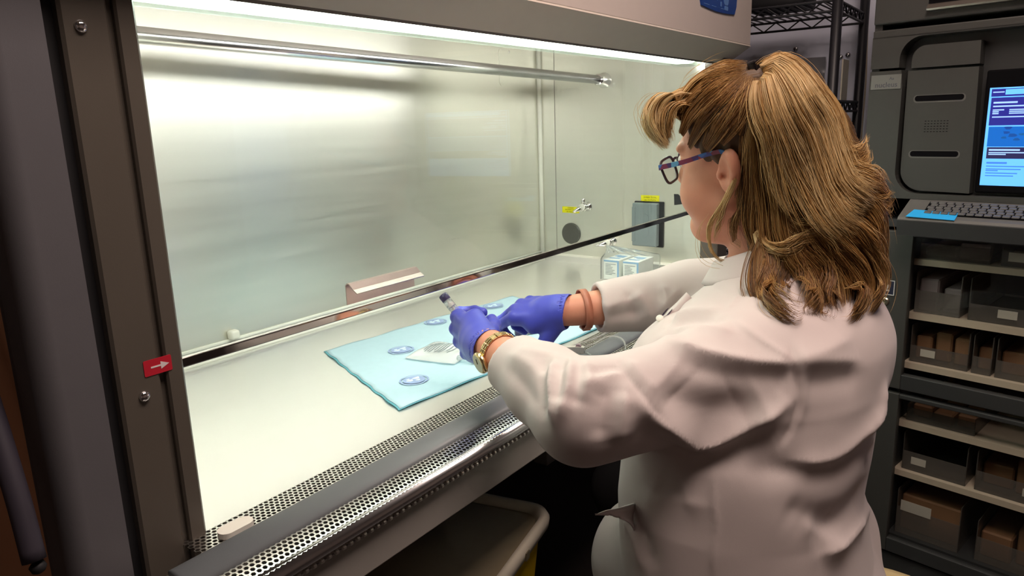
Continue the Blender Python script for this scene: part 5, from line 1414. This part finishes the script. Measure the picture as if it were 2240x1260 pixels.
PONY = [(1.128, 0.335, 1.296, 0.024), (1.143, 0.310, 1.262, 0.046), (1.140, 0.282, 1.200, 0.060), (1.134, 0.258, 1.135, 0.068), (1.121, 0.245, 1.070, 0.072), (1.100, 0.243, 1.018, 0.056)]
SIDE = [(1.100, 0.325, 1.200, 0.045), (1.094, 0.306, 1.145, 0.044), (1.076, 0.296, 1.087, 0.042), (1.055, 0.285, 1.035, 0.036), (1.048, 0.268, 1.000, 0.022)]
ENDS = [[(1.085, 0.270, 1.050, 0.055), (1.140, 0.205, 1.010, 0.045), (1.121, 0.203, 0.978, 0.024)], [(1.10, 0.25, 1.03, 0.05), (1.078, 0.236, 0.985, 0.024)]]
def hair_sdf(p):
    q = hl(p)
    d = s_ell(q, (0, -0.010, 0.050), (0.080, 0.103, 0.090))
    # keep the face clear: hairline runs from the brow over the temple to behind the ear
    line = np.where(q[:, 2] > 0.045, 0.050 + (q[:, 2] - 0.045) * 0.45, np.where(q[:, 2] > 0.016, 0.028 + (q[:, 2] - 0.016) * 0.75, -0.034))
    d = smax(d, (q[:, 1] - line) * 0.8, 0.006)
    for ch in [PONY, SIDE] + ENDS:
        for a, b in zip(ch, ch[1:]):
            d = smin(d, s_cone(p, a[:3], b[:3], a[3], b[3]), 0.022)
    # the far side of the head mirrors the side curtain
    m = [tuple(hw(*(np.array([-1, 1, 1]) * hl(np.array(a[:3])[None])[0]))) + (a[3],) for a in SIDE]
    for a, b in zip(m, m[1:]):
        d = smin(d, s_cone(p, a[:3], b[:3], a[3], b[3]), 0.022)
    return d
hV, hF = sdf_mesh(hair_sdf, (0.93, 0.12, 0.92), (1.27, 0.50, 1.36), 0.004)
#GUIDES#
# locks: strand count, half width, tone (own streaks plus shade painted into gap and lower ends), flare, path
GUIDES = [
    (150, 0.007, 0.52, 0, [(1.028, 0.434, 1.264), (1.048, 0.415, 1.293), (1.067, 0.382, 1.312), (1.072, 0.346, 1.311)]),
    (150, 0.007, 0.42, 0, [(1.032, 0.434, 1.248), (1.040, 0.419, 1.273), (1.050, 0.387, 1.296), (1.057, 0.341, 1.307)]),
    (160, 0.008, 0.34, 0, [(1.032, 0.429, 1.219), (1.029, 0.411, 1.250), (1.031, 0.379, 1.280), (1.049, 0.338, 1.303)]),
    (160, 0.008, 0.3, 0, [(1.041, 0.419, 1.202), (1.018, 0.391, 1.237), (1.019, 0.360, 1.270), (1.044, 0.335, 1.300)]),
    (160, 0.008, 0.28, 0, [(1.020, 0.388, 1.199), (1.010, 0.367, 1.230), (1.015, 0.344, 1.263), (1.041, 0.333, 1.297)]),
    (140, 0.008, 0.26, 0, [(1.012, 0.365, 1.207), (1.008, 0.347, 1.236), (1.016, 0.335, 1.266), (1.038, 0.330, 1.295)]),
    (120, 0.008, 0.2, 0, [(1.008, 0.340, 1.216), (1.009, 0.333, 1.245), (1.019, 0.328, 1.271), (1.037, 0.327, 1.293)]),
    (260, 0.011, 0.86, 0.002, [(1.046, 0.427, 1.268), (1.030, 0.450, 1.272), (1.015, 0.464, 1.257), (1.007, 0.465, 1.230), (1.010, 0.452, 1.207), (1.015, 0.440, 1.195)]),
    (240, 0.011, 0.8, 0.002, [(1.044, 0.426, 1.260), (1.033, 0.442, 1.261), (1.020, 0.454, 1.245), (1.013, 0.454, 1.220), (1.015, 0.443, 1.199)]),
    (150, 0.008, 0.68, 0.002, [(1.041, 0.424, 1.247), (1.036, 0.440, 1.246), (1.029, 0.448, 1.232), (1.024, 0.448, 1.209), (1.024, 0.442, 1.196)]),
    (14, 0.004, 0.9, 0.004, [(1.041, 0.435, 1.275), (1.023, 0.461, 1.276), (1.007, 0.474, 1.253), (1.003, 0.469, 1.223), (1.005, 0.459, 1.207)]),
    (170, 0.01, 0.76, 0.004, [(1.054, 0.318, 1.308), (1.088, 0.304, 1.317), (1.098, 0.283, 1.302), (1.087, 0.258, 1.273), (1.083, 0.236, 1.241), (1.078, 0.221, 1.205), (1.079, 0.209, 1.187), (1.095, 0.196, 1.178)]),
    (180, 0.01, 0.84, 0.004, [(1.031, 0.314, 1.302), (1.056, 0.301, 1.311), (1.049, 0.277, 1.291), (1.034, 0.255, 1.261), (1.049, 0.239, 1.228), (1.051, 0.226, 1.191), (1.049, 0.209, 1.156), (1.064, 0.187, 1.134), (1.125, 0.173, 1.116)]),
    (180, 0.01, 0.86, 0.004, [(1.018, 0.311, 1.296), (1.022, 0.300, 1.300), (1.011, 0.281, 1.276), (1.006, 0.264, 1.244), (1.020, 0.251, 1.211), (1.029, 0.240, 1.177), (1.031, 0.224, 1.142), (1.031, 0.200, 1.110), (1.050, 0.175, 1.094)]),
    (180, 0.01, 0.8, 0.004, [(1.011, 0.310, 1.290), (1.009, 0.304, 1.291), (0.997, 0.293, 1.266), (0.993, 0.282, 1.237), (1.002, 0.271, 1.205), (1.016, 0.259, 1.166), (1.022, 0.241, 1.133), (1.021, 0.220, 1.107), (1.029, 0.192, 1.081)]),
    (160, 0.009, 0.74, 0.003, [(1.009, 0.311, 1.285), (0.996, 0.307, 1.264), (0.991, 0.297, 1.238), (0.995, 0.287, 1.214), (1.007, 0.285, 1.184), (1.012, 0.282, 1.157), (1.012, 0.274, 1.130), (1.014, 0.255, 1.106)]),
    (120, 0.01, 0.6, 0.008, [(1.034, 0.268, 1.242), (1.055, 0.248, 1.212), (1.070, 0.230, 1.181), (1.083, 0.209, 1.168), (1.109, 0.197, 1.173), (1.157, 0.200, 1.183)]),
    (120, 0.01, 0.52, 0.008, [(1.076, 0.231, 1.187), (1.078, 0.210, 1.162), (1.098, 0.190, 1.146), (1.138, 0.175, 1.127), (1.153, 0.166, 1.107), (1.158, 0.160, 1.098)]),
    (150, 0.005, 0.3, 0.003, [(1.035, 0.328, 1.289), (1.013, 0.322, 1.244), (1.013, 0.325, 1.208), (1.035, 0.333, 1.164), (1.047, 0.341, 1.121), (1.051, 0.353, 1.087), (1.050, 0.349, 1.061), (1.046, 0.329, 1.056)]),
    (160, 0.008, 0.26, 0.003, [(1.029, 0.325, 1.280), (1.013, 0.320, 1.235), (1.020, 0.321, 1.190), (1.034, 0.323, 1.139), (1.031, 0.322, 1.095), (1.024, 0.311, 1.061), (1.014, 0.294, 1.041), (0.996, 0.291, 1.019)]),
    (170, 0.01, 0.3, 0.004, [(1.018, 0.319, 1.259), (1.015, 0.313, 1.214), (1.029, 0.310, 1.165), (1.031, 0.303, 1.121), (1.023, 0.296, 1.081), (1.011, 0.282, 1.049), (0.981, 0.279, 1.020), (0.948, 0.258, 0.999), (0.937, 0.232, 0.988)]),
    (150, 0.009, 0.3, 0.003, [(1.019, 0.302, 1.065), (0.999, 0.299, 1.037), (0.970, 0.287, 1.012), (0.935, 0.264, 0.998), (0.923, 0.239, 0.989), (0.937, 0.229, 0.990)]),
    (170, 0.011, 0.4, 0.004, [(1.014, 0.302, 1.214), (1.026, 0.294, 1.165), (1.029, 0.284, 1.122), (1.023, 0.275, 1.086), (1.018, 0.257, 1.053), (1.018, 0.234, 1.027), (0.994, 0.227, 1.005), (0.971, 0.210, 0.987)]),
    (170, 0.011, 0.34, 0.005, [(1.042, 0.283, 1.152), (1.036, 0.264, 1.109), (1.032, 0.244, 1.077), (1.039, 0.223, 1.046), (1.038, 0.207, 1.017), (1.022, 0.196, 0.993), (1.003, 0.189, 0.982)]),
    (170, 0.011, 0.36, 0.005, [(1.048, 0.266, 1.136), (1.043, 0.233, 1.098), (1.049, 0.206, 1.068), (1.069, 0.187, 1.041), (1.075, 0.175, 1.009), (1.053, 0.175, 0.985), (1.020, 0.175, 0.976)]),
    (160, 0.01, 0.48, 0.006, [(1.056, 0.239, 1.139), (1.058, 0.208, 1.109), (1.069, 0.184, 1.082), (1.096, 0.170, 1.051), (1.104, 0.166, 1.017), (1.105, 0.172, 0.991)]),
    (130, 0.01, 0.45, 0.006, [(1.069, 0.225, 1.163), (1.081, 0.197, 1.135), (1.099, 0.174, 1.100), (1.108, 0.167, 1.061), (1.109, 0.163, 1.027)]),
    (120, 0.01, 0.55, 0.006, [(1.026, 0.276, 1.104), (1.028, 0.258, 1.092), (1.038, 0.237, 1.095), (1.044, 0.215, 1.089), (1.060, 0.188, 1.061)]),
    (110, 0.008, 0.7, 0.006, [(1.022, 0.311, 1.084), (1.012, 0.295, 1.067), (1.010, 0.270, 1.063), (1.024, 0.245, 1.075), (1.031, 0.228, 1.069)]),
    (13, 0.003, 0.72, 0.002, [(1.009, 0.342, 1.153), (1.031, 0.362, 1.122), (1.038, 0.383, 1.087), (1.041, 0.384, 1.056), (1.044, 0.373, 1.036), (1.048, 0.350, 1.027), (1.047, 0.328, 1.029)]),
    (18, 0.004, 0.55, 0.002, [(1.010, 0.339, 1.156), (1.020, 0.349, 1.136), (1.038, 0.366, 1.105), (1.052, 0.379, 1.072), (1.057, 0.378, 1.048)]),
    (150, 0.01, 0.25, 0.004, [(1.029, 0.252, 1.077), (1.023, 0.243, 1.047), (1.011, 0.232, 1.019), (0.989, 0.223, 1.000), (0.977, 0.211, 0.989)]),
    (150, 0.01, 0.28, 0.005, [(1.041, 0.222, 1.062), (1.037, 0.213, 1.032), (1.020, 0.211, 1.007), (0.999, 0.199, 0.988)]),
    (200, 0.01, 0.78, 0.002, [(1.055, 0.410, 1.284), (1.045, 0.433, 1.278), (1.029, 0.455, 1.263), (1.018, 0.462, 1.238), (1.017, 0.452, 1.208), (1.020, 0.442, 1.196)]),
    (150, 0.01, 0.66, 0.002, [(1.038, 0.405, 1.272), (1.034, 0.427, 1.267), (1.026, 0.441, 1.251), (1.020, 0.443, 1.229), (1.017, 0.437, 1.203)]),
    (120, 0.01, 0.34, 0.01, [(1.019, 0.298, 1.075), (1.000, 0.295, 1.044), (0.975, 0.282, 1.018), (0.943, 0.257, 1.000), (0.928, 0.230, 0.987), (0.950, 0.223, 0.990)]),
    (130, 0.011, 0.36, 0.01, [(1.020, 0.255, 1.062), (1.018, 0.235, 1.033), (1.003, 0.221, 1.006), (0.975, 0.211, 0.989), (0.973, 0.199, 0.981)]),
    (130, 0.011, 0.38, 0.01, [(1.042, 0.216, 1.068), (1.059, 0.195, 1.032), (1.059, 0.181, 1.002), (1.026, 0.179, 0.982), (0.990, 0.184, 0.975)]),
    (130, 0.01, 0.42, 0.012, [(1.056, 0.198, 1.092), (1.083, 0.176, 1.058), (1.101, 0.163, 1.021), (1.088, 0.163, 0.992), (1.045, 0.169, 0.975)]),
    (90, 0.009, 0.62, 0.014, [(1.077, 0.229, 1.190), (1.082, 0.209, 1.171), (1.095, 0.195, 1.161), (1.132, 0.185, 1.149), (1.157, 0.175, 1.132), (1.169, 0.171, 1.115)]),
    (80, 0.008, 0.7, 0.014, [(1.073, 0.241, 1.217), (1.087, 0.223, 1.195), (1.097, 0.208, 1.186), (1.125, 0.202, 1.187), (1.163, 0.205, 1.195)]),
    (70, 0.008, 0.55, 0.014, [(1.078, 0.197, 1.138), (1.106, 0.178, 1.118), (1.140, 0.168, 1.105), (1.161, 0.163, 1.106)]),
]
hN = mesh_normals(hV, hF)
hV = hV + hN * (0.0022 * np.sin(hV[:, 0] * 330 + hV[:, 1] * 210 + 14 * np.sin(hV[:, 2] * 20)))[:, None]
hairo = soft_add('hair', (hV, hF), HAIRBASE, person)

def strands_mesh(name, curves, tones, radii, parent):
    """curves: list of (n,3) arrays; three-sided tapered strands in one mesh with a tone per strand"""
    VV, FF, TT = [], [], []
    base = 0
    for c, t, r in zip(curves, tones, radii):
        n = len(c)
        tg = np.gradient(c, axis=0)
        tg /= np.maximum(np.linalg.norm(tg, axis=1), 1e-9)[:, None]
        ref = np.array((0.3, -0.9, 0.3))
        a = np.cross(tg, ref); a /= np.maximum(np.linalg.norm(a, axis=1), 1e-9)[:, None]
        b = np.cross(tg, a)
        s = np.linspace(0, 1, n)
        rr_ = r * (0.55 + 0.45 * np.minimum(1, s * 6)) * np.clip((1 - s) * 5, 0.15, 1)
        ring = np.stack([c + (a * math.cos(k * 2.0944) + b * math.sin(k * 2.0944)) * rr_[:, None] for k in range(3)], 1)
        VV.append(ring.reshape(-1, 3))
        i = np.arange(n - 1)[:, None] * 3 + base
        k = np.arange(3)[None, :]
        q = np.stack([i + k, i + (k + 1) % 3, i + 3 + (k + 1) % 3, i + 3 + k], -1).reshape(-1, 4)
        FF.append(q)
        tt = t if hasattr(t, '__len__') else np.full(n, t)
        TT.append(np.repeat(np.asarray(tt), 3))
        base += 3 * n
    V = np.concatenate(VV); F = np.concatenate(FF); T = np.concatenate(TT).astype(np.float32)
    c = (V.min(0) + V.max(0)) / 2
    me = bpy.data.meshes.new(name)
    me.vertices.add(len(V)); me.vertices.foreach_set('co', (V - c).astype(np.float32).ravel())
    me.loops.add(F.size); me.loops.foreach_set('vertex_index', F.astype(np.int32).ravel())
    me.polygons.add(len(F)); me.polygons.foreach_set('loop_start', np.arange(0, F.size, 4, dtype=np.int32))
    me.polygons.foreach_set('use_smooth', np.ones(len(F), dtype=bool))
    at = me.attributes.new('tone', 'FLOAT', 'POINT'); at.data.foreach_set('value', T)
    me.materials.append(HAIR)
    me.update(calc_edges=True); me.validate()
    o = bpy.data.objects.new(name, me); COL.objects.link(o)
    o.parent = parent; o.matrix_parent_inverse = WM[parent.name].inverted(); o.location = c
    WM[o.name] = Matrix.Translation(c)
    o['kind'] = 'stuff'
    return o

def resample(c, n):
    c = np.array([tuple(v) for v in smooth_path(c, 10)])
    L_ = np.concatenate([[0], np.cumsum(np.linalg.norm(np.diff(c, axis=0), axis=1))])
    s = np.linspace(0, L_[-1], n)
    return np.stack([np.interp(s, L_, c[:, k]) for k in range(3)], 1)

curves, tones, radii = [], [], []
hr = np.random.default_rng(11)
OUT = lambda P_: (P_ - np.array((1.115, 0.33, 1.17))) * np.array((1, 1, 0.35))
for cnt, spread, tone, end_spread, guide in GUIDES:
    g = resample(guide, 23)
    L_ = np.linalg.norm(np.diff(g, axis=0), axis=1).sum()
    o = OUT(g); o /= np.maximum(np.linalg.norm(o, axis=1), 1e-6)[:, None]
    tg = np.gradient(g, axis=0); tg /= np.linalg.norm(tg, axis=1)[:, None]
    sd = np.cross(tg, o); sd /= np.maximum(np.linalg.norm(sd, axis=1), 1e-6)[:, None]
    s = np.linspace(0, 1, len(g))
    nclump = max(6, cnt // 3)
    cl = np.stack([hr.normal(0, spread, nclump), np.abs(hr.normal(0, spread * 0.35, nclump)), hr.uniform(0, 6.28, nclump), hr.normal(0, 0.13, nclump), hr.normal(0, end_spread, nclump)], 1)
    for i in range(int(cnt * 1.75)):
        k = cl[i % nclump]
        a = k[0] + hr.normal(0, spread * 0.30)
        b = k[1] + hr.normal(0, spread * 0.18) + 0.002
        fan = (0.55 + 0.45 * np.sin(PI * np.clip(s * 1.2, 0, 1))) if end_spread < 0.004 else (0.35 + 0.9 * s)
        wob = 0.0035 * np.sin(s * (9 + 4 * hr.random()) + k[2]) * s + 0.0012 * np.sin(s * 23 + hr.uniform(0, 6.28)) * s
        c = g + sd * (a * fan + wob + k[4] * s ** 2)[:, None] + o * (b * (0.5 + 0.5 * np.sin(PI * s)) + 0.3 * wob)[:, None]
        cut = hr.uniform(0.74, 1.0)
        n = max(8, int(len(g) * cut))
        curves.append(c[:n])
        t0 = np.clip(tone * 1.05 + 0.07 + k[3] + hr.normal(0, 0.06), 0.02, 0.98)
        tones.append(np.clip(t0 + 0.10 * np.sin(s[:n] * 5 + k[2]) , 0.0, 1.0))
        radii.append(hr.uniform(0.00028, 0.00052))
# flyaway hairs
for i in range(170):
    cnt, spread, tone, end_spread, guide = GUIDES[hr.integers(len(GUIDES))]
    g = resample(guide, 22)
    o = OUT(g); o /= np.maximum(np.linalg.norm(o, axis=1), 1e-6)[:, None]
    s = np.linspace(0, 1, 22)
    i0 = hr.integers(0, 10)
    c = g + o * (0.004 + hr.uniform(0.002, 0.016) * np.sin(PI * s) )[:, None] + hr.normal(0, 0.006, 3)[None, :] * s[:, None] + 0.004 * np.stack([np.sin(s * 9 + i), np.cos(s * 8 + i), np.sin(s * 7 - i)], 1) * s[:, None]
    curves.append(c[i0:i0 + 12]); tones.append(0.75); radii.append(0.00028)
strands_mesh('hair_strands', curves, tones, radii, hairo)

# clip that gathers the ponytail
cm = frame_m((1.074, 0.338, 1.309), (0.80, -0.36, 0.16), (-0.05, 0.25, 0.97))
DARKCLIP = mat('dark_clip_metal', srgb(46, 40, 42), 0.25, 0.6, vary=0.15, vscale=(200, 30, 30))
ck = add('hair_clip', *box_vf(-0.019, 0.019, -0.008, 0.008, 0.0, 0.016, 0.003), DARKCLIP, person, M=cm)
add('clip_jaw', *box_vf(-0.016, 0.014, -0.026, -0.006, 0.000, 0.016, 0.003), BLACK, ck, M=cm)

# ================================================================== glasses
FRAME = mat('dark_plum_frame', srgb(48, 26, 40), 0.3, vary=0.1)
ARM = bpy.data.materials.new('patterned_temple'); ARM.use_nodes = True
_n = ARM.node_tree; _bb = _n.nodes['Principled BSDF']; _bb.inputs['Roughness'].default_value = 0.3
_v = _n.nodes.new('ShaderNodeTexVoronoi'); _v.inputs['Scale'].default_value = 90.0
_g = _n.nodes.new('ShaderNodeNewGeometry'); _n.links.new(_g.outputs['Position'], _v.inputs['Vector'])
_c = _n.nodes.new('ShaderNodeValToRGB'); _c.color_ramp.interpolation = 'CONSTANT'
_c.color_ramp.elements[0].color = srgb(54, 60, 130); _c.color_ramp.elements[1].position = 0.82; _c.color_ramp.elements[1].color = srgb(90, 150, 190)
for pos, c in ((0.30, srgb(120, 36, 70)), (0.45, srgb(44, 92, 160)), (0.62, srgb(70, 40, 100)), (0.72, srgb(150, 40, 50))):
    e = _c.color_ramp.elements.new(pos); e.color = c
_n.links.new(_v.outputs['Color'], _c.inputs[0]); _n.links.new(_c.outputs[0], _bb.inputs['Base Color'])
LENS = glass_mat('spectacle_lens', (0.97, 0.97, 0.97), 0.01)
gl = None
def hpt(r, f, u): return tuple(hw(r, f, u))
def rim(s):
    pts = []
    for k in range(28):
        a = 2 * PI * k / 28
        x, y = 0.0265 * math.copysign(abs(math.cos(a)) ** 0.5, math.cos(a)), 0.0185 * math.copysign(abs(math.sin(a)) ** 0.55, math.sin(a))
        fx = s * (0.036 + x)
        pts.append(hpt(fx * (1 - 0.10 * (0.0185 - y) / 0.037), 0.1175 - 0.16 * abs(fx) + 0.22 * y, -0.001 + y))
    return pts
rl = rim(-1)
gl = add('glasses', *tube_vf(rl + rl[:1], 0.0021, 8, cap=False), FRAME, person, smooth=True)
rr2 = rim(1)
add('lens_rim', *tube_vf(rr2 + rr2[:1], 0.0021, 8, cap=False), FRAME, gl, smooth=True)
add('bridge', *tube_vf(smooth_path([hpt(-0.010, 0.118, 0.008), hpt(0, 0.121, 0.010), hpt(0.010, 0.118, 0.008)], 5), 0.0022, 8), FRAME, gl, smooth=True)
for r_ in (rl, rr2):
    cxyz = np.mean(np.array(r_), axis=0)
    V = [tuple(v) for v in r_] + [tuple(np.array(v) + HF * 0.0015) for v in r_]
    n = len(r_)
    add('lens', V, [list(range(n)), list(range(n, 2 * n))[::-1]], LENS, gl)
for s in (-1, 1):
    pth = smooth_path([hpt(s * 0.0620, 0.111, 0.010), hpt(s * 0.069, 0.105, 0.012), hpt(s * 0.078, 0.060, 0.021), hpt(s * 0.0815, 0.012, 0.033), hpt(s * 0.082, -0.010, 0.032), hpt(s * 0.080, -0.026, 0.006)], 6)
    V, F = [], []
    for i, q in enumerate(pth):
        hgt = 0.0042 - 0.0016 * i / len(pth)
        for dr, du in ((-0.0011, -hgt), (0.0011, -hgt), (0.0011, hgt), (-0.0011, hgt)):
            V.append(tuple(np.array(q) + HR * dr + HU * du))
    for i in range(len(pth) - 1):
        for j in range(4):
            F.append([i * 4 + j, i * 4 + (j + 1) % 4, i * 4 + 4 + (j + 1) % 4, i * 4 + 4 + j])
    F += [[0, 1, 2, 3], [len(V) - 1, len(V) - 2, len(V) - 3, len(V) - 4]]
    add('temple', V, F, ARM, gl)
# eyes
EYEW = mat('eye_white', srgb(225, 220, 215), 0.2, vary=0.03)
for s in (-1, 1):
    e = add('eyeball', *lathe_vf([(0.0118 * (1 - math.cos(PI * k / 10)) , 0.0118 * math.sin(PI * k / 10)) for k in range(11)], hw(s * 0.032, 0.083 - 0.0118, 0.013), HF, 16), EYEW, body, smooth=True)
    add('eyelashes', *tube_vf([hpt(s * 0.044, 0.090, 0.014), hpt(s * 0.032, 0.0975, 0.017), hpt(s * 0.022, 0.094, 0.015)], 0.0012, 6), BLACK, body)

# ================================================================== watch and wristband
GOLD = mat('gold_watch', (0.86, 0.70, 0.38, 1), 0.22, 1.0, vary=0.10, vscale=(200, 200, 200))
DIAL = mat('watch_dial', srgb(196, 190, 150), 0.3, vary=0.04)
def wrist_ring(el, wr, t, r):
    c = el + (wr - el) * t
    a = dir_(el, wr)
    u = unit(np.cross(a, (0, 0, 1)))
    w = np.cross(u, a)
    return c, a, u, w
c_, a_, u_, w_ = wrist_ring(EL_L, WR_L, 0.860, 0.03)
if u_[0] > 0: u_ = -u_
watch = None
for k in range(22):
    an = 2 * PI * k / 22
    rad = u_ * math.cos(an) + w_ * math.sin(an)
    tan = -u_ * math.sin(an) + w_ * math.cos(an)
    Mx = frame_m(tuple(c_ + rad * 0.0315), tuple(tan), tuple(a_))
    vf = merge(box_vf(-0.0044, 0.0044, -0.0062, -0.0023, -0.0012, 0.0016, 0.0008, 1), box_vf(-0.0046, 0.0046, -0.0021, 0.0021, -0.001, 0.0021, 0.0008, 1), box_vf(-0.0044, 0.0044, 0.0023, 0.0062, -0.0012, 0.0016, 0.0008, 1))
    if watch is None:
        watch = add('wristwatch', *vf, GOLD, person, M=Mx)
    else:
        add('band_link', *vf, GOLD, watch, M=Mx)
an = math.radians(-14)
rad = u_ * math.cos(an) + w_ * math.sin(an)
tan = -u_ * math.sin(an) + w_ * math.cos(an)
p0 = c_ + rad * 0.0305
add('watch_case', *lathe_vf([(0, 0.0150), (0.002, 0.0168), (0.006, 0.0168), (0.0085, 0.0150), (0.0088, 0.0135)], p0, rad, 28), GOLD, watch, smooth=True)
add('watch_dial', *lathe_vf([(0.0086, 0.0138), (0.0091, 0.0138)], p0, rad, 28), DIAL, watch)
add('watch_hand', *tube_vf([p0 + rad * 0.0095, p0 + rad * 0.0095 + tan * 0.008 + a_ * 0.002], 0.0005, 6), BLACK, watch)
BAND = mat('tan_wristband', srgb(176, 112, 88), 0.45, vary=0.06)
c2, a2, u2, w2 = wrist_ring(EL_R, WR_R, 0.84, 0.03)
ringpts = []
V, F = [], []
for k in range(28):
    an = 2 * PI * k / 28
    rad = u2 * math.cos(an) + w2 * math.sin(an)
    r_ = 0.0335 + 0.0025 * math.sin(2 * an)
    for da, dr in ((-0.0065, 0), (0.0065, 0), (0.0065, 0.0016), (-0.0065, 0.0016)):
        V.append(tuple(c2 + a2 * da + rad * (r_ + dr)))
for k in range(28):
    for j in range(4):
        F.append([k * 4 + j, k * 4 + (j + 1) % 4, ((k + 1) % 28) * 4 + (j + 1) % 4, ((k + 1) % 28) * 4 + j])
wb = add('wristband', V, F, BAND, person, smooth=True)
Mx = frame_m(tuple(c2 - w2 * 0.0345), tuple(a2), tuple(u2))
add('band_clasp', *box_vf(-0.0075, 0.0075, -0.012, 0.012, -0.001, 0.003, 0.001), BAND, wb, M=Mx)

# ================================================================== collar, buttons
COLLAR = []
nV, nF = [], []
N1 = np.array(NECK1)
ax_c = unit(NECK0 - NECK1)
ux = unit(np.cross(ax_c, (0, 1, 0))); uy = np.cross(ax_c, ux)
if uy[1] < 0: uy = -uy
if ux[0] < 0: ux = -ux
NC = 44
def collar_ring(h, rx, ry, flare):
    out = []
    for k in range(NC + 1):
        an = math.radians(108) + math.radians(324) * k / NC        # opening to the front
        o = ux * math.cos(an) * rx + uy * math.sin(an) * ry
        back = 0.5 - 0.5 * math.sin(an)
        out.append(N1 + o * 1.04 + ax_c * (0.024 + h * (0.60 + 0.40 * back)) + np.array((0, 0.006, 0)))
    return out
rings = [collar_ring(0.000, 0.088, 0.084, 0), collar_ring(0.030, 0.078, 0.076, 0), collar_ring(0.052, 0.074, 0.073, 0), collar_ring(0.055, 0.077, 0.076, 0), collar_ring(0.050, 0.081, 0.080, 0), collar_ring(0.018, 0.098, 0.096, 0), collar_ring(0.006, 0.104, 0.102, 0)]
for r_ in rings: nV += r_
for j in range(len(rings) - 1):
    for k in range(NC):
        nF.append([j * (NC + 1) + k, j * (NC + 1) + k + 1, (j + 1) * (NC + 1) + k + 1, (j + 1) * (NC + 1) + k])
co = add('coat_collar', nV, nF, COAT, person, smooth=True)
sm = co.modifiers.new('thick', 'SOLIDIFY'); sm.thickness = 0.002; sm.offset = 0

# loose corner of the coat front standing off the lap
fl_t = smooth_path([(0.835, 0.405, 0.722), (0.79, 0.410, 0.734), (0.774, 0.418, 0.736), (0.763, 0.424, 0.735)], 5)
fl_b = smooth_path([(0.830, 0.402, 0.680), (0.806, 0.398, 0.708), (0.784, 0.410, 0.7255), (0.7635, 0.4245, 0.7345)], 5)
fV, fF = [], []
for a, b in zip(fl_t, fl_b):
    for k in range(5):
        q = a.lerp(b, k / 4)
        fV.append(q + Vector((-0.004, 0.002, 0.0)) * math.sin(PI * k / 4))
for i in range(len(fl_t) - 1):
    for k in range(4):
        fF.append([i * 5 + k, i * 5 + k + 1, i * 5 + k + 6, i * 5 + k + 5])
fo_ = add('coat_flap', fV, fF, COAT, person, smooth=True)
sm2 = fo_.modifiers.new('thick', 'SOLIDIFY'); sm2.thickness = 0.0025; sm2.offset = 0
# front placket with the gaps between its buttons
PL_A = [(1.023, 0.413, 0.982), (1.012, 0.424, 0.967), (1.002, 0.433, 0.956), (0.993, 0.441, 0.942), (0.983, 0.448, 0.926), (0.975, 0.453, 0.913)]
PL_B = [(1.017, 0.401, 0.974), (1.006, 0.411, 0.959), (0.996, 0.42, 0.947), (0.987, 0.428, 0.934), (0.977, 0.435, 0.918), (0.971, 0.44, 0.908)]
pV, pF = [], []
for a, b in zip(PL_A, PL_B):
    pV += [a, tuple((np.array(a) + np.array(b)) / 2 + np.array((-0.004, 0.0, 0.003))), b]
for i in range(len(PL_A) - 1):
    for k in range(2):
        pF.append([i * 3 + k, i * 3 + k + 1, i * 3 + k + 4, i * 3 + k + 3])
plk = add('coat_placket', pV, pF, COAT, person, smooth=True)
sm3 = plk.modifiers.new('thick', 'SOLIDIFY'); sm3.thickness = 0.002; sm3.offset = 0
SHIRT = mat('dark_shirt', srgb(62, 48, 74), 0.7, vary=0.1)
for pts in ([(0.997, 0.431, 0.96), (0.994, 0.434, 0.955), (0.989, 0.438, 0.947), (0.985, 0.44, 0.943), (0.99, 0.437, 0.952), (0.994, 0.434, 0.957)], [(0.999, 0.426, 0.959), (0.995, 0.429, 0.952), (0.99, 0.432, 0.944), (0.987, 0.435, 0.939), (0.985, 0.438, 0.94), (0.992, 0.432, 0.949)], [(0.979, 0.446, 0.934), (0.976, 0.448, 0.928), (0.971, 0.452, 0.922), (0.974, 0.451, 0.928)]):
    n = len(pts)
    q = [tuple(np.array(p) + np.array((-0.004, -0.002, 0.003))) for p in pts]
    add('shirt_gap', [tuple(p) for p in pts] + q, [list(range(n)), list(range(n, 2 * n))] + [[i, (i + 1) % n, n + (i + 1) % n, n + i] for i in range(n)], SHIRT, plk)
add('coat_button', *lathe_vf([(0, 0.0055), (0.0015, 0.006), (0.0025, 0.005), (0.002, 0.0)], (0.981, 0.4375, 0.9475), (-0.7, -0.3, 0.6), 18), WHITE_P, plk, smooth=True)

# ================================================================== syringe in the left hand
sy = empty('syringe', (0.894, 0.775, 0.94), 'clear syringe with dark purple plunger tip held upright in the left glove', 'syringe')
a0 = np.array((0.894, 0.792, 0.963)); a1 = np.array((0.899, 0.757, 0.925)); dv = unit(a1 - a0)
add('barrel', *tube_vf([a0 + dv * 0.012, a0 + dv * 0.105], 0.0076, 18), PLAST_C, sy, smooth=True)
add('plunger_tip', *lathe_vf([(0.0, 0.0072), (0.002, 0.0080), (0.011, 0.0080), (0.013, 0.0074)], a0, dv, 18), DARKSTOP, sy, smooth=True)
add('plunger_rod', *merge(tube_vf([a0 + dv * 0.012, a0 + dv * 0.10], 0.0022, 8), tube_vf([a0 + dv * 0.020, a0 + dv * 0.026], 0.0066, 14)), WHITE_P, sy)
for k in range(8):
    q = a0 + dv * (0.022 + k * 0.0055)
    v, f = tube_vf([q, q + dv * 0.0006], 0.00775, 18, cap=False)
    sel = [i for i in range(len(f)) if 0 <= (i % 18) < (9 if k % 2 else 6)]
    add('graduation', v, [f[i] for i in sel], PRINT, sy)
